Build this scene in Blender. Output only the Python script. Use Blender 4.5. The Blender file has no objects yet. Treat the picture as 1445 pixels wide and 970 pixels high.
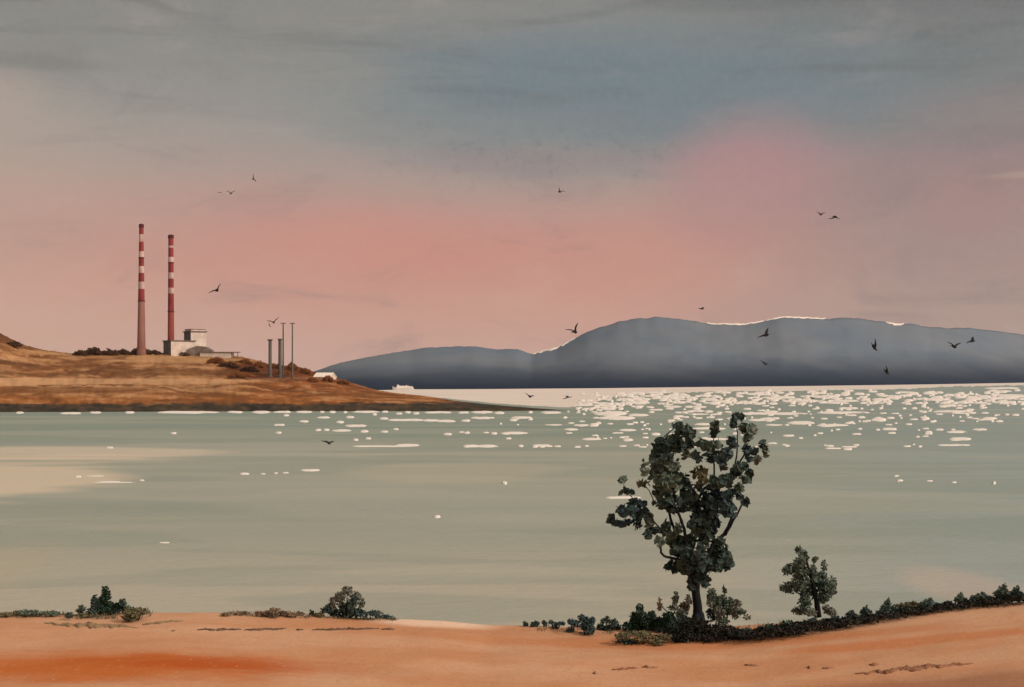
import bpy, math, random
import numpy as np
from mathutils import Vector, noise as mnoise
R = math.radians
random.seed(7); rng = np.random.default_rng(7)
sc = bpy.context.scene
COL = sc.collection

# ------------------------------------------------------------------ camera
H = 40.0            # eye height above the water
F = 1743.0          # focal length in photograph pixels (photograph is 1445 wide)
HZ = 532.0          # horizon row of the photograph
cam_d = bpy.data.cameras.new('camera'); cam = bpy.data.objects.new('camera', cam_d); COL.objects.link(cam)
cam.location = (0, 0, H); cam.rotation_euler = (R(90), 0, 0)
cam_d.sensor_width = 36; cam_d.lens = 36*F/1445; cam_d.shift_y = (HZ-485)/1445
cam_d.clip_start = 0.2; cam_d.clip_end = 120000
sc.camera = cam

# ------------------------------------------------------------------ sun + sky + exposure
SUN_AZ = R(118)     # clockwise from +Y (the view) : right and a little behind the camera
SUN_EL = R(33)
sv = Vector((math.sin(SUN_AZ)*math.cos(SUN_EL), math.cos(SUN_AZ)*math.cos(SUN_EL), math.sin(SUN_EL)))
sd = bpy.data.lights.new('sun', 'SUN'); sun = bpy.data.objects.new('sun', sd); COL.objects.link(sun)
sd.energy = 2.2; sd.angle = R(6); sd.color = (1.0, 0.84, 0.70)
sun.rotation_euler = sv.to_track_quat('Z', 'Y').to_euler()
sc.view_settings.view_transform = 'Standard'; sc.view_settings.look = 'None'
sc.view_settings.exposure = 0.0; sc.view_settings.gamma = 1.0; sc.view_settings.use_curve_mapping = False

def s2l(c):
    return tuple((v/255/12.92 if v/255 <= .04045 else ((v/255+.055)/1.055)**2.4) for v in c)

class NT:
    """small node-tree helper"""
    def __init__(s, tree): s.t = tree; s.n = tree.nodes; s.l = tree.links
    def new(s, typ, **kw):
        n = s.n.new(typ)
        for k, v in kw.items(): setattr(n, k, v)
        return n
    def put(s, sock, v):
        if isinstance(v, bpy.types.NodeSocket): s.l.new(v, sock)
        elif isinstance(v, (tuple, list)) and len(v) == 3 and sock.type == 'RGBA': sock.default_value = (*v, 1)
        else: sock.default_value = v
    def math(s, op, a, b=0.0, clamp=False):
        n = s.new('ShaderNodeMath', operation=op, use_clamp=clamp)
        s.put(n.inputs[0], a); s.put(n.inputs[1], b); return n.outputs[0]
    def mix(s, f, a, b):
        n = s.new('ShaderNodeMix', data_type='RGBA'); n.clamp_factor = True
        s.put(n.inputs[0], f); s.put(n.inputs[6], a); s.put(n.inputs[7], b); return n.outputs[2]
    def noise(s, vec, scale, detail=4, rough=.55, dist=0.0):
        n = s.new('ShaderNodeTexNoise'); s.put(n.inputs['Vector'], vec)
        n.inputs['Scale'].default_value = scale; n.inputs['Detail'].default_value = detail
        n.inputs['Roughness'].default_value = rough; n.inputs['Distortion'].default_value = dist
        return n.outputs[0]
    def scale(s, vec, sxyz, loc=(0, 0, 0)):
        n = s.new('ShaderNodeMapping'); s.put(n.inputs[0], vec)
        n.inputs['Scale'].default_value = sxyz; n.inputs['Location'].default_value = loc; return n.outputs[0]
    def ramp(s, f, stops, interp='EASE'):
        n = s.new('ShaderNodeValToRGB'); n.color_ramp.interpolation = interp; s.put(n.inputs[0], f)
        e = n.color_ramp.elements
        while len(e) < len(stops): e.new(.5)
        for el, (p, c) in zip(e, stops):
            el.position = p; el.color = (*c, 1) if len(c) == 3 else c
        return n.outputs[0]
    def step(s, v, a, b):     # smooth 0..1 between a and b
        n = s.new('ShaderNodeMapRange', interpolation_type='SMOOTHSTEP'); s.put(n.inputs[0], v)
        n.inputs[1].default_value = a; n.inputs[2].default_value = b
        n.inputs[3].default_value = 0; n.inputs[4].default_value = 1; return n.outputs[0]
    def xyz(s, vec):
        n = s.new('ShaderNodeSeparateXYZ'); s.put(n.inputs[0], vec); return n.outputs
    def blob(s, x, y, cx, cy, rx, ry, wob=None, k=.5):   # soft ellipse 1 inside -> 0 outside
        a = s.math('DIVIDE', s.math('SUBTRACT', x, cx), rx); b = s.math('DIVIDE', s.math('SUBTRACT', y, cy), ry)
        d = s.math('SQRT', s.math('ADD', s.math('MULTIPLY', a, a), s.math('MULTIPLY', b, b)))
        if wob is not None: d = s.math('ADD', d, s.math('MULTIPLY', s.math('SUBTRACT', wob, .5), k*2))
        return d

w = bpy.data.worlds.new('World'); sc.world = w; w.use_nodes = True
w.node_tree.nodes.clear(); N = NT(w.node_tree)
sky = N.new('ShaderNodeTexSky', sky_type='NISHITA', sun_disc=False)
sky.sun_elevation = SUN_EL; sky.sun_rotation = SUN_AZ; sky.air_density = 1.5; sky.dust_density = 3
dirv = N.new('ShaderNodeTexCoord').outputs['Generated']
X, Y, Z = N.xyz(dirv)
# evening cloud veil, mapped on directions
wob1 = N.noise(N.scale(dirv, (3, 3, 9), (2.3, 0, 1)), 1.6, 5, .5, .3)
wob2 = N.noise(N.scale(dirv, (2.2, 2, 15), (7, 3, 1)), 2.2, 6, .55, .5)
zz = N.math('ADD', Z, N.math('MULTIPLY', N.math('SUBTRACT', wob1, .5), .045))
S = lambda *c: s2l(c)
colr = N.ramp(zz, [(0.0, S(206, 168, 154)), (.035, S(205, 160, 144)), (.075, S(203, 146, 131)), (.115, S(196, 141, 129)), (.150, S(176, 149, 140)),
                   (.19, S(156, 149, 142)), (.235, S(143, 140, 134)), (.29, S(134, 131, 125)), (.45, S(150, 146, 140)), (1.0, S(165, 170, 175))], 'B_SPLINE')
# paler, greyer left side
f = N.math('MULTIPLY', N.step(N.math('ADD', X, N.math('MULTIPLY', wob1, .16)), -.10, -.36), .85)
colr = N.mix(f, colr, N.ramp(zz, [(0.0, S(210, 170, 148)), (.06, S(206, 162, 146)), (.11, S(190, 156, 142)), (.17, S(174, 157, 145)), (.21, S(160, 150, 141)), (.25, S(141, 137, 129)), (.3, S(131, 127, 119))]))
# mauve right side near the hills, dull brown far right
f = N.math('MULTIPLY', N.step(N.math('ADD', X, N.math('MULTIPLY', wob1, .14)), .13, .40), .9)
colr = N.mix(f, colr, N.ramp(zz, [(0.0, S(178, 154, 146)), (.06, S(172, 147, 140)), (.11, S(160, 136, 133)), (.155, S(154, 128, 127)), (.195, S(137, 126, 125)), (.23, S(121, 123, 123)), (.3, S(112, 113, 111))]))
# slate blue opening
d = N.blob(X, Z, .085, .225, .24, .060, wob2, .45)
colr = N.mix(N.math('MULTIPLY', N.step(d, 1.25, .35), .92), colr, S(112, 126, 132))
d = N.blob(X, Z, .03, .185, .15, .035, wob1, .4)
colr = N.mix(N.math('MULTIPLY', N.step(d, 1.3, .2), .45), colr, S(133, 133, 133))
d = N.blob(X, Z, .03, .172, .13, .013, wob2, .5)
colr = N.mix(N.math('MULTIPLY', N.step(d, 1.4, .1), .5), colr, S(150, 131, 131))
# mottled cloud wash
mo = N.noise(N.scale(dirv, (4, 4, 11), (3, 8, 5)), 2.0, 8, .62, .8)
colr = N.mix(N.math('MULTIPLY', N.step(mo, .52, .78), .12), colr, S(215, 190, 178))
colr = N.mix(N.math('MULTIPLY', N.step(mo, .48, .26), .30), colr, S(118, 112, 114))
gn = N.noise(dirv, 75, 5, .75)
d = N.blob(X, Z, .03, .176, .17, .030, wob2, .4)
colr = N.mix(N.math('MULTIPLY', N.math('MULTIPLY', N.step(gn, .52, .66), N.step(d, 1.2, .3)), .35), colr, S(112, 103, 110))
for cx, cz, rx, rz, a_, cc in ((-.43, .12, .05, .12, .5, (184, 156, 132)), (.43, .16, .035, .12, .5, (160, 136, 116)), (-.385, .200, .045, .028, .65, (176, 157, 145)), (-.415, .206, .012, .014, .6, (118, 112, 104)), (.405, .222, .026, .005, .7, (176, 163, 150)), (.385, .1495, .034, .003, .6, (176, 152, 138)), (-.36, .232, .06, .007, .4, (116, 112, 104)), (.20, .288, .12, .010, .5, (104, 108, 108)), (.05, .302, .10, .006, .5, (104, 102, 98))):
    d = N.blob(X, Z, cx, cz, rx, rz, wob2, .5)
    colr = N.mix(N.math('MULTIPLY', N.step(d, 1.25, .4), a_), colr, S(*cc))
# pink flushes
d = N.blob(X, Z, .185, .158, .085, .055, wob1, .35)
colr = N.mix(N.math('MULTIPLY', N.step(d, 1.2, .3), .75), colr, S(180, 134, 134))
d = N.blob(X, Z, -.085, .105, .15, .035, wob2, .3)
colr = N.mix(N.math('MULTIPLY', N.step(d, 1.2, .2), .6), colr, S(206, 138, 126))
d = N.blob(X, Z, .345, .128, .05, .03, wob2, .3)
colr = N.mix(N.math('MULTIPLY', N.step(d, 1.2, .3), .5), colr, S(168, 130, 126))
# darker cloud strokes near the top and fine grain
st = N.noise(N.scale(dirv, (3.5, 3.5, 30), (1, 5, 2)), 1.9, 7, .6, .6)
g = N.math('MULTIPLY', N.step(st, .50, .74), N.step(Z, .17, .25))
colr = N.mix(N.math('MULTIPLY', g, .42), colr, S(98, 98, 94))
gr = N.noise(dirv, 190, 3, .7)
colr = N.mix(N.math('MULTIPLY', N.step(gr, .35, .75), .03), colr, S(225, 205, 190))
# brighter, thinner veil around the sun (behind the camera) and overhead
dotn = N.new('ShaderNodeVectorMath', operation='DOT_PRODUCT'); N.put(dotn.inputs[0], dirv); dotn.inputs[1].default_value = sv
glow = N.step(dotn.outputs['Value'], .25, 1.0)
colr = N.mix(glow, colr, (1.6, 1.25, .95))
k = N.new('ShaderNodeVectorMath', operation='SCALE'); N.put(k.inputs[0], colr); k.inputs['Scale'].default_value = 10.0
tot = N.mix(.94, sky.outputs[0], k.outputs[0])
bg = N.new('ShaderNodeBackground'); N.put(bg.inputs[0], tot); bg.inputs[1].default_value = 0.1
N.l.new(bg.outputs[0], N.new('ShaderNodeOutputWorld').inputs[0])

sc.cycles.use_denoising = True
sc.cycles.max_bounces = 5; sc.cycles.diffuse_bounces = 2; sc.cycles.glossy_bounces = 2
sc.cycles.volume_bounces = 0; sc.cycles.sample_clamp_indirect = 3

# ------------------------------------------------------------------ helpers
def mat(name, base, rough=.85, spec=.25, var=None, scale=1.0, stretch=(1, 1, 1), lo=.35, hi=.65, bump=0.0, bscale=None, bdist=.05):
    m = bpy.data.materials.new(name); m.use_nodes = True; n = NT(m.node_tree); n.n.clear()
    b = n.new('ShaderNodeBsdfPrincipled'); b.inputs['Roughness'].default_value = rough; b.inputs['Specular IOR Level'].default_value = spec
    pos = n.scale(n.new('ShaderNodeTexCoord').outputs['Object'], stretch)
    if var is not None:
        n.put(b.inputs['Base Color'], n.mix(n.step(n.noise(pos, scale, 5, .6), lo, hi), base, var))
    else: n.put(b.inputs['Base Color'], base)
    if bump:
        bp = n.new('ShaderNodeBump'); bp.inputs['Strength'].default_value = bump; bp.inputs['Distance'].default_value = bdist
        n.put(bp.inputs['Height'], n.noise(pos, bscale or scale*3, 5, .6)); n.l.new(bp.outputs[0], b.inputs['Normal'])
    n.l.new(b.outputs[0], n.new('ShaderNodeOutputMaterial').inputs[0])
    return m

def link(name, verts, faces, mats, parent=None, midx=None, smooth=False):
    me = bpy.data.meshes.new(name); me.from_pydata([tuple(v) for v in verts], [], [tuple(f) for f in faces])
    for m in (mats if isinstance(mats, (list, tuple)) else [mats]): me.materials.append(m)
    if midx is not None: me.polygons.foreach_set('material_index', np.asarray(midx, dtype=np.int32))
    if smooth: me.polygons.foreach_set('use_smooth', np.ones(len(me.polygons), dtype=bool))
    me.update()
    o = bpy.data.objects.new(name, me); COL.objects.link(o)
    if parent: o.parent = parent
    return o

def tag(o, label=None, cat=None, group=None, kind=None):
    for k_, v in (('label', label), ('category', cat), ('group', group), ('kind', kind)):
        if v: o[k_] = v
    return o

def empty(name, loc, rz=0):
    o = bpy.data.objects.new(name, None); COL.objects.link(o); o.location = loc; o.rotation_euler = (0, 0, rz); return o

class MB:
    def __init__(s): s.v = []; s.f = []; s.m = []
    def add(s, vs, fs, mi=0):
        o = len(s.v); s.v += [tuple(a) for a in vs]; s.f += [tuple(i+o for i in f) for f in fs]; s.m += [mi]*len(fs)
    def box(s, x0, x1, y0, y1, z0, z1, mi=0):
        s.add([(x0, y0, z0), (x1, y0, z0), (x1, y1, z0), (x0, y1, z0), (x0, y0, z1), (x1, y0, z1), (x1, y1, z1), (x0, y1, z1)],
              [(0, 3, 2, 1), (4, 5, 6, 7), (0, 1, 5, 4), (1, 2, 6, 5), (2, 3, 7, 6), (3, 0, 4, 7)], mi)
    def lathe(s, prof, n=20, mis=None, cx=0, cy=0):
        o = len(s.v)
        for r, z in prof:
            for i in range(n):
                a = 2*math.pi*i/n; s.v.append((cx+r*math.cos(a), cy+r*math.sin(a), z))
        for j in range(len(prof)-1):
            for i in range(n):
                s.f.append((o+j*n+i, o+j*n+(i+1) % n, o+(j+1)*n+(i+1) % n, o+(j+1)*n+i)); s.m.append(mis[j] if mis else 0)
        s.f.append(tuple(o+i for i in reversed(range(n)))); s.m.append(mis[0] if mis else 0)
        t = o+(len(prof)-1)*n; s.f.append(tuple(t+i for i in range(n))); s.m.append(mis[-1] if mis else 0)
    def tube(s, pts, rads, n=7, mi=0):
        pts = [Vector(p) for p in pts]; o = len(s.v)
        for i, p in enumerate(pts):
            t = (pts[min(i+1, len(pts)-1)]-pts[max(i-1, 0)]).normalized()
            a = t.cross(Vector((0, 1, 0)) if abs(t.y) < .9 else Vector((1, 0, 0))).normalized(); b = t.cross(a)
            for q in range(n):
                an = 2*math.pi*q/n; s.v.append(tuple(p+(a*math.cos(an)+b*math.sin(an))*rads[i]))
        for i in range(len(pts)-1):
            for q in range(n):
                s.f.append((o+i*n+q, o+i*n+(q+1) % n, o+(i+1)*n+(q+1) % n, o+(i+1)*n+q)); s.m.append(mi)
        s.f.append(tuple(o+q for q in reversed(range(n)))); s.m.append(mi)
        t = o+(len(pts)-1)*n; s.f.append(tuple(t+q for q in range(n))); s.m.append(mi)
    def build(s, name, mats, parent=None, smooth=False): return link(name, s.v, s.f, mats, parent, s.m, smooth)

def at(px, py, d): return Vector(((px-722.5)*d/F, d, H-(py-HZ)*d/F))
def water_d(py): return H*F/(py-HZ)
def sm(t): t = max(0., min(1., t)); return t*t*(3-2*t)
def fbm(x, y, z=0, o=4): return mnoise.fractal(Vector((x, y, z)), .8, 2.1, o)

# ------------------------------------------------------------------ materials
def sea_material():
    m = bpy.data.materials.new('sea water'); m.use_nodes = True; n = NT(m.node_tree); n.n.clear()
    b = n.new('ShaderNodeBsdfPrincipled')
    pos = n.new('ShaderNodeTexCoord').outputs['Object']; x, y, z = n.xyz(pos)
    band = n.noise(n.scale(pos, (.0016, .0060, 1)), 1.0, 4, .5, .4)
    big = n.noise(n.scale(pos, (.006, .014, 1), (3, 1, 0)), 1.0, 4, .5, .3)
    c = n.mix(n.step(band, .36, .62), s2l((138, 148, 140)), s2l((155, 159, 147)))
    c = n.mix(n.math('MULTIPLY', n.step(y, 330, 215), .9), c, s2l((168, 166, 153)))      # paler over the near shallows
    c = n.mix(n.math('MULTIPLY', n.step(y, 650, 900), .75), c, s2l((119, 136, 129)))      # deeper green channel
    c = n.mix(n.math('MULTIPLY', n.step(n.math('ADD', n.math('DIVIDE', x, y), n.math('MULTIPLY', big, .2)), .22, .52), .7), c, s2l((139, 155, 158)))
    b2 = n.noise(n.scale(pos, (.007, .024, 1), (5, 2, 0)), 1.0, 3, .45, .5)
    c = n.mix(n.math('MULTIPLY', n.step(b2, .47, .53), .38), c, s2l((132, 144, 135)))
    b3 = n.noise(n.scale(pos, (.0022, .0085, 1), (1, 8, 0)), 1.0, 3, .45, .5)
    c = n.mix(n.math('MULTIPLY', n.step(b3, .53, .57), .25), c, s2l((172, 173, 161)))
    # soft paler patches on the water
    for cx, cy, rx, ry, a, cc in ((-235, 480, 88, 130, .75, (203, 190, 170)), (-260, 640, 95, 60, .6, (200, 188, 172)), (-20, 520, 45, 70, .35, (178, 174, 158)),
                                  (86, 236, 16, 34, .28, (204, 176, 158)), (-115, 245, 20, 60, .3, (170, 160, 140))):
        d_ = n.blob(x, y, cx, cy, rx, ry, big, 1.1)
        c = n.mix(n.math('MULTIPLY', n.step(d_, 1.15, .7), a), c, s2l(cc))
    n.put(b.inputs['Base Color'], c)
    b.inputs['Roughness'].default_value = .55; b.inputs['IOR'].default_value = 1.33; b.inputs['Specular IOR Level'].default_value = .18
    bp = n.new('ShaderNodeBump'); bp.inputs['Strength'].default_value = .7; bp.inputs['Distance'].default_value = .8
    n.put(bp.inputs['Height'], n.noise(n.scale(pos, (.10, .26, 1)), 1.0, 8, .68)); n.l.new(bp.outputs[0], b.inputs['Normal'])
    n.l.new(b.outputs[0], n.new('ShaderNodeOutputMaterial').inputs[0]); return m

def sand_material():
    m = bpy.data.materials.new('orange sand'); m.use_nodes = True; n = NT(m.node_tree); n.n.clear()
    b = n.new('ShaderNodeBsdfPrincipled'); b.inputs['Roughness'].default_value = .95; b.inputs['Specular IOR Level'].default_value = .1
    pos = n.new('ShaderNodeTexCoord').outputs['Object']; x, y, z = n.xyz(pos)
    big = n.noise(n.scale(pos, (.16, .5, 0)), 1.0, 4, .55, .3)
    med = n.noise(n.scale(pos, (.5, 1.6, 0), (4, 2, 0)), 1.0, 5, .6, .2)
    c = n.mix(n.step(big, .33, .66), (.47, .235, .126), (.52, .308, .192))
    c = n.mix(n.math('MULTIPLY', n.step(med, .50, .72), .35), c, (.46, .205, .10))
    def patch(cx, cy, rx, ry, a, cc, k_=.35, wob=big, e0=1.15, e1=.45):
        nonlocal c
        c = n.mix(n.math('MULTIPLY', n.step(n.blob(x, y, cx, cy, rx, ry, wob, k_), e0, e1), a), c, cc)
    patch(-11.4, 33.6, 5.6, 1.7, 1.0, (.45, .13, .032), .6, med, 1.35, .35)      # rust-orange stain
    patch(-8.4, 34.0, 3.6, .75, .8, (.38, .075, .012), .5, med, 1.4, .2)
    patch(5.0, 37.9, 8.5, .75, .6, (.45, .17, .066))           # orange band below the scrub
    patch(12.5, 36.5, 6.0, .6, .7, (.46, .165, .06))
    patch(2.0, 31.0, 9.0, 1.1, .75, (.27, .10, .048))         # darker sand at the foot
    patch(11.0, 31.8, 6.5, 1.5, .75, (.29, .135, .078))
    patch(-2.5, 39.9, 2.3, .9, .85, (.72, .54, .42), .2)       # pale shell sand on the lip
    patch(-13.0, 37.3, 4.5, .9, .3, (.58, .36, .225))
    patch(16.5, 33.6, 1.6, 1.3, .6, (.62, .45, .36), .3)
    fine = n.noise(pos, 3.0, 8, .7)
    c = n.mix(n.math('MULTIPLY', n.step(fine, .48, .8), .22), c, (.36, .15, .07))
    grn = n.noise(n.scale(pos, (1, .5, 1)), 9.0, 4, .7)
    c = n.mix(n.math('MULTIPLY', n.step(grn, .56, .70), .35), c, (.30, .125, .06))
    c = n.mix(n.math('MULTIPLY', n.step(grn, .42, .30), .25), c, (.66, .45, .32))
    n.put(b.inputs['Base Color'], c)
    bp = n.new('ShaderNodeBump'); bp.inputs['Strength'].default_value = .45; bp.inputs['Distance'].default_value = .08
    n.put(bp.inputs['Height'], n.noise(n.scale(pos, (1, 1.6, 1)), 2.6, 10, .75)); n.l.new(bp.outputs[0], b.inputs['Normal'])
    n.l.new(b.outputs[0], n.new('ShaderNodeOutputMaterial').inputs[0]); return m

def headland_material():
    m = bpy.data.materials.new('headland heath'); m.use_nodes = True; n = NT(m.node_tree); n.n.clear()
    b = n.new('ShaderNodeBsdfPrincipled'); b.inputs['Roughness'].default_value = .95; b.inputs['Specular IOR Level'].default_value = .1
    pos = n.new('ShaderNodeTexCoord').outputs['Object']; x, y, z = n.xyz(pos)
    a1 = n.noise(n.scale(pos, (.0045, .008, .055), (0, 0, 0)), 1.0, 5, .5, .6)
    a2 = n.noise(n.scale(pos, (.007, .012, .085), (9, 4, 2)), 1.0, 5, .55, .5)
    tan = n.mix(n.step(a2, .38, .62), (.34, .18, .085), (.20, .082, .030))
    rust = n.mix(n.step(a2, .36, .64), (.15, .046, .014), (.25, .088, .027))
    e = n.math('ADD', x, n.math('MULTIPLY', n.math('SUBTRACT', a1, .5), 420))
    c = n.mix(n.step(e, -400, -290), tan, rust)
    c = n.mix(n.math('MULTIPLY', n.step(a1, .53, .60), .75), c, (.135, .055, .020))
    c = n.mix(n.math('MULTIPLY', n.step(z, 26, 12), n.step(a2, .30, .52)), c, (.27, .105, .032))
    mt = n.noise(n.scale(pos, (.022, .03, .10), (6, 1, 3)), 1.0, 6, .65, .4)
    c = n.mix(n.math('MULTIPLY', n.step(mt, .48, .58), .65), c, (.10, .042, .016))
    c = n.mix(n.math('MULTIPLY', n.step(mt, .48, .40), .5), c, (.44, .26, .135))
    for cx, cz, rx, rz, a_, cc in ((-335, 51, 80, 14, .95, (.085, .026, .010)), (-735, 101, 70, 17, .9, (.105, .042, .018)), (-470, 66, 70, 9, .6, (.40, .235, .115)), (-560, 34, 230, 5, .8, (.44, .26, .14)), (-600, 24, 190, 4, .6, (.15, .06, .02)), (-480, 46, 140, 4.5, .6, (.14, .06, .022)), (-250, 40, 70, 12, .5, (.13, .042, .014))):
        c = n.mix(n.math('MULTIPLY', n.step(n.blob(x, z, cx, cz, rx, rz, a2, .7), 1.1, .7), a_), c, cc)
    wet = n.math('ADD', z, n.math('MULTIPLY', n.math('SUBTRACT', a2, .5), 7))
    rk = n.noise(n.scale(pos, (.035, .05, .12), (2, 2, 7)), 1.0, 6, .65)
    wet = n.math('ADD', wet, n.math('MULTIPLY', n.math('SUBTRACT', rk, .5), 9))
    c = n.mix(n.step(wet, 10.5, 7.0), c, n.mix(n.step(rk, .4, .65), (.030, .027, .022), (.070, .048, .030)))
    n.put(b.inputs['Base Color'], c)
    n.l.new(b.outputs[0], n.new('ShaderNodeOutputMaterial').inputs[0]); return m

def hill_material():
    m = bpy.data.materials.new('hill moor'); m.use_nodes = True; n = NT(m.node_tree); n.n.clear()
    b = n.new('ShaderNodeBsdfPrincipled'); b.inputs['Roughness'].default_value = 1; b.inputs['Specular IOR Level'].default_value = 0
    pos = n.new('ShaderNodeTexCoord').outputs['Object']; x, y, z = n.xyz(pos)
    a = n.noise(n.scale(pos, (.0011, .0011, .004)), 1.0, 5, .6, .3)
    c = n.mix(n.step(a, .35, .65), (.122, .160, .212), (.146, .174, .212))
    t_ = n.new('ShaderNodeMapRange'); n.put(t_.inputs[0], x)
    for q_, v_ in enumerate((-900, 4600, 105, 300)): t_.inputs[q_+1].default_value = v_
    zz_ = n.math('ADD', n.math('DIVIDE', z, t_.outputs[0]), n.math('MULTIPLY', n.math('SUBTRACT', a, .5), .3))      # dark zone climbs to the right
    c = n.mix(n.step(zz_, 1.0, -.05), c, (.016, .026, .050))         # navy, darkest along the lower slopes
    n.put(b.inputs['Base Color'], c)
    n.l.new(b.outputs[0], n.new('ShaderNodeOutputMaterial').inputs[0]); return m

M = dict(
    sea=sea_material(), sand=sand_material(), headland=headland_material(), hill=hill_material(),
    flat=mat('pale sky reflection', (.66, .60, .555), .9, .1, (.60, .55, .51), .004, (1, 2, 1)),  # bright reflected sky put into the colour
    glitter=mat('white glitter and ferry', (.76, .725, .69), .9, .1, (.68, .65, .615), .05),  # sun glitter as plain white colour; the ferry shares it
    snow=mat('old snow', (.80, .72, .66), .9, .1, (.66, .60, .56), .01),
    red=mat('red chimney paint', (.25, .050, .054), .9, .1, (.17, .034, .040), .11, (1, 1, .4)),
    white=mat('white chimney paint', (.54, .41, .385), .85, .15, (.38, .26, .25), .13, (1, 1, .4)),
    conc=mat('pinkish grey concrete', (.27, .135, .115), .9, .15, (.20, .095, .08), .08, (1, 1, .25)),
    concred=mat('reddish concrete', (.27, .065, .055), .9, .15, (.20, .06, .05), .08, (1, 1, .25)),
    soot=mat('sooty rim', (.09, .025, .028), .9, .1),
    wallp=mat('pale render', (.62, .54, .49), .9, .2, (.48, .41, .37), .10),
    wall_shade=mat('shaded render', (.155, .15, .15), .9, .2, (.12, .115, .12), .10),
    roof=mat('dark roof felt', (.16, .12, .11), .9, .2, (.11, .09, .085), .1),
    shed=mat('weathered grey shed', (.21, .17, .150), .9, .2, (.11, .085, .075), .10),
    steel=mat('grey steel', (.12, .105, .10), .7, .4, (.08, .07, .065), .2, (1, 1, .2)),
    glass=mat('dark window', (.02, .025, .03), .2, .5),
    gull=mat('dark gull plumage', (.018, .019, .024), .8, .2, (.035, .034, .038), 3.0),
    l_dark=mat('dark green leaves', (.033, .058, .055), .85, .1, (.056, .084, .074), 1.2, bump=0),
    l_green=mat('bottle green leaves', (.010, .034, .020), .7, .25, (.020, .044, .026), 1.2),
    l_blue=mat('blue green leaves', (.032, .060, .070), .85, .1, (.055, .086, .094), 1.0),
    l_mid=mat('mid green leaves', (.074, .112, .095), .85, .1, (.108, .145, .118), 1.1),
    l_grey=mat('grey green leaves', (.13, .145, .125), .75, .2, (.145, .145, .12), 1.2),
    l_olive=mat('olive leaves', (.105, .105, .060), .75, .15, (.15, .14, .085), 1.2),
    l_brown=mat('dry brown leaves', (.17, .12, .085), .8, .2, (.22, .165, .115), 1.2),
    l_black=mat('blackish heather', (.014, .018, .016), .85, .1, (.030, .028, .024), 1.0),
    l_bark=mat('dry dark brown scrub', (.060, .030, .018), .85, .15, (.10, .05, .028), .08),
    l_rust=mat('rust scrub', (.20, .070, .022), .85, .15, (.27, .11, .04), .08),
    bark=mat('dark bark', (.010, .014, .017), .9, .08, (.019, .022, .024), 3.0, (1, 1, .25), bump=.6, bscale=9),
    weed=mat('brown weed and shadow strips', (.085, .055, .040), .85, .2, (.15, .09, .06), 2.0),  # also colours the shade strips laid on the sand
    weed_shadow_red=mat('reddish weed and shadow', (.20, .085, .045), .85, .2, (.27, .13, .075), 2.0),
    shadow_olive=mat('olive shadow strip', (.19, .135, .075), .9, .2, (.25, .17, .10), 2.0),
)

# ------------------------------------------------------------------ sea, pale reflection band
sx = [-14900, -9000, -3000, -1000, 0, 1000, 3000, 9000, 14900]; sy = [-1900, 0, 400, 1500, 5000, 10000, 14900]
link('sea', [(a, b_, 0) for b_ in sy for a in sx],
     [(j*9+i, j*9+i+1, j*9+i+10, j*9+i+9) for j in range(6) for i in range(8)], M['sea'])['kind'] = 'structure'
link('seabed', [(a, b_, -3.5) for b_ in (-1950, 14950) for a in (-14950, 14950)], [(0, 1, 3, 2)], M['sand'])['kind'] = 'structure'

def shore_far(px):    # row of the far shoreline in the photograph
    return np.interp(px, [380, 530, 580, 700, 860, 1000, 1150, 1300, 1445, 1700], [553, 551.5, 550, 549.5, 548.2, 546.5, 545, 543, 540.5, 539.5])
# sky reflection along the far shore, built as a pale raised sheet
lowx = [515, 545, 580, 640, 700, 750, 800, 830, 844, 858, 880, 920, 960, 1000, 1050, 1100, 1150, 1200, 1240, 1290, 1330, 1445, 1600]
lowy = [553.2, 555, 557.5, 564.5, 571, 574.5, 577, 574, 568, 562.5, 557.5, 556, 555.5, 553.5, 552.5, 553.2, 551.8, 550.5, 550.4, 549, 546.2, 544, 543]
vs, fs = [], []
cols = np.arange(516, 1600, 4.0)
for i, px in enumerate(cols):
    yl = np.interp(px, lowx, lowy) + (.7*fbm(px*.05, 3) + 1.2*fbm(px*.2, 1))*(1.3 if px > 810 else .4)
    yt = shore_far(px)-.6
    yl = max(yl, yt+1.3)
    for t in (0, .12, .5, .9, 1.0):
        y_ = yl+(yt-yl)*t; d_ = water_d(y_)
        vs.append(((px-722.5)*d_/F, d_, (-.4, .35, .6, .6, .3)[int(round({0: 0, .12: 1, .5: 2, .9: 3, 1.0: 4}[t]))]))
    if i: fs += [((i-1)*5+k_, i*5+k_, i*5+k_+1, (i-1)*5+k_+1) for k_ in range(4)]
link('reflection_band', vs, fs, M['flat'], smooth=True)['kind'] = 'structure'

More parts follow.
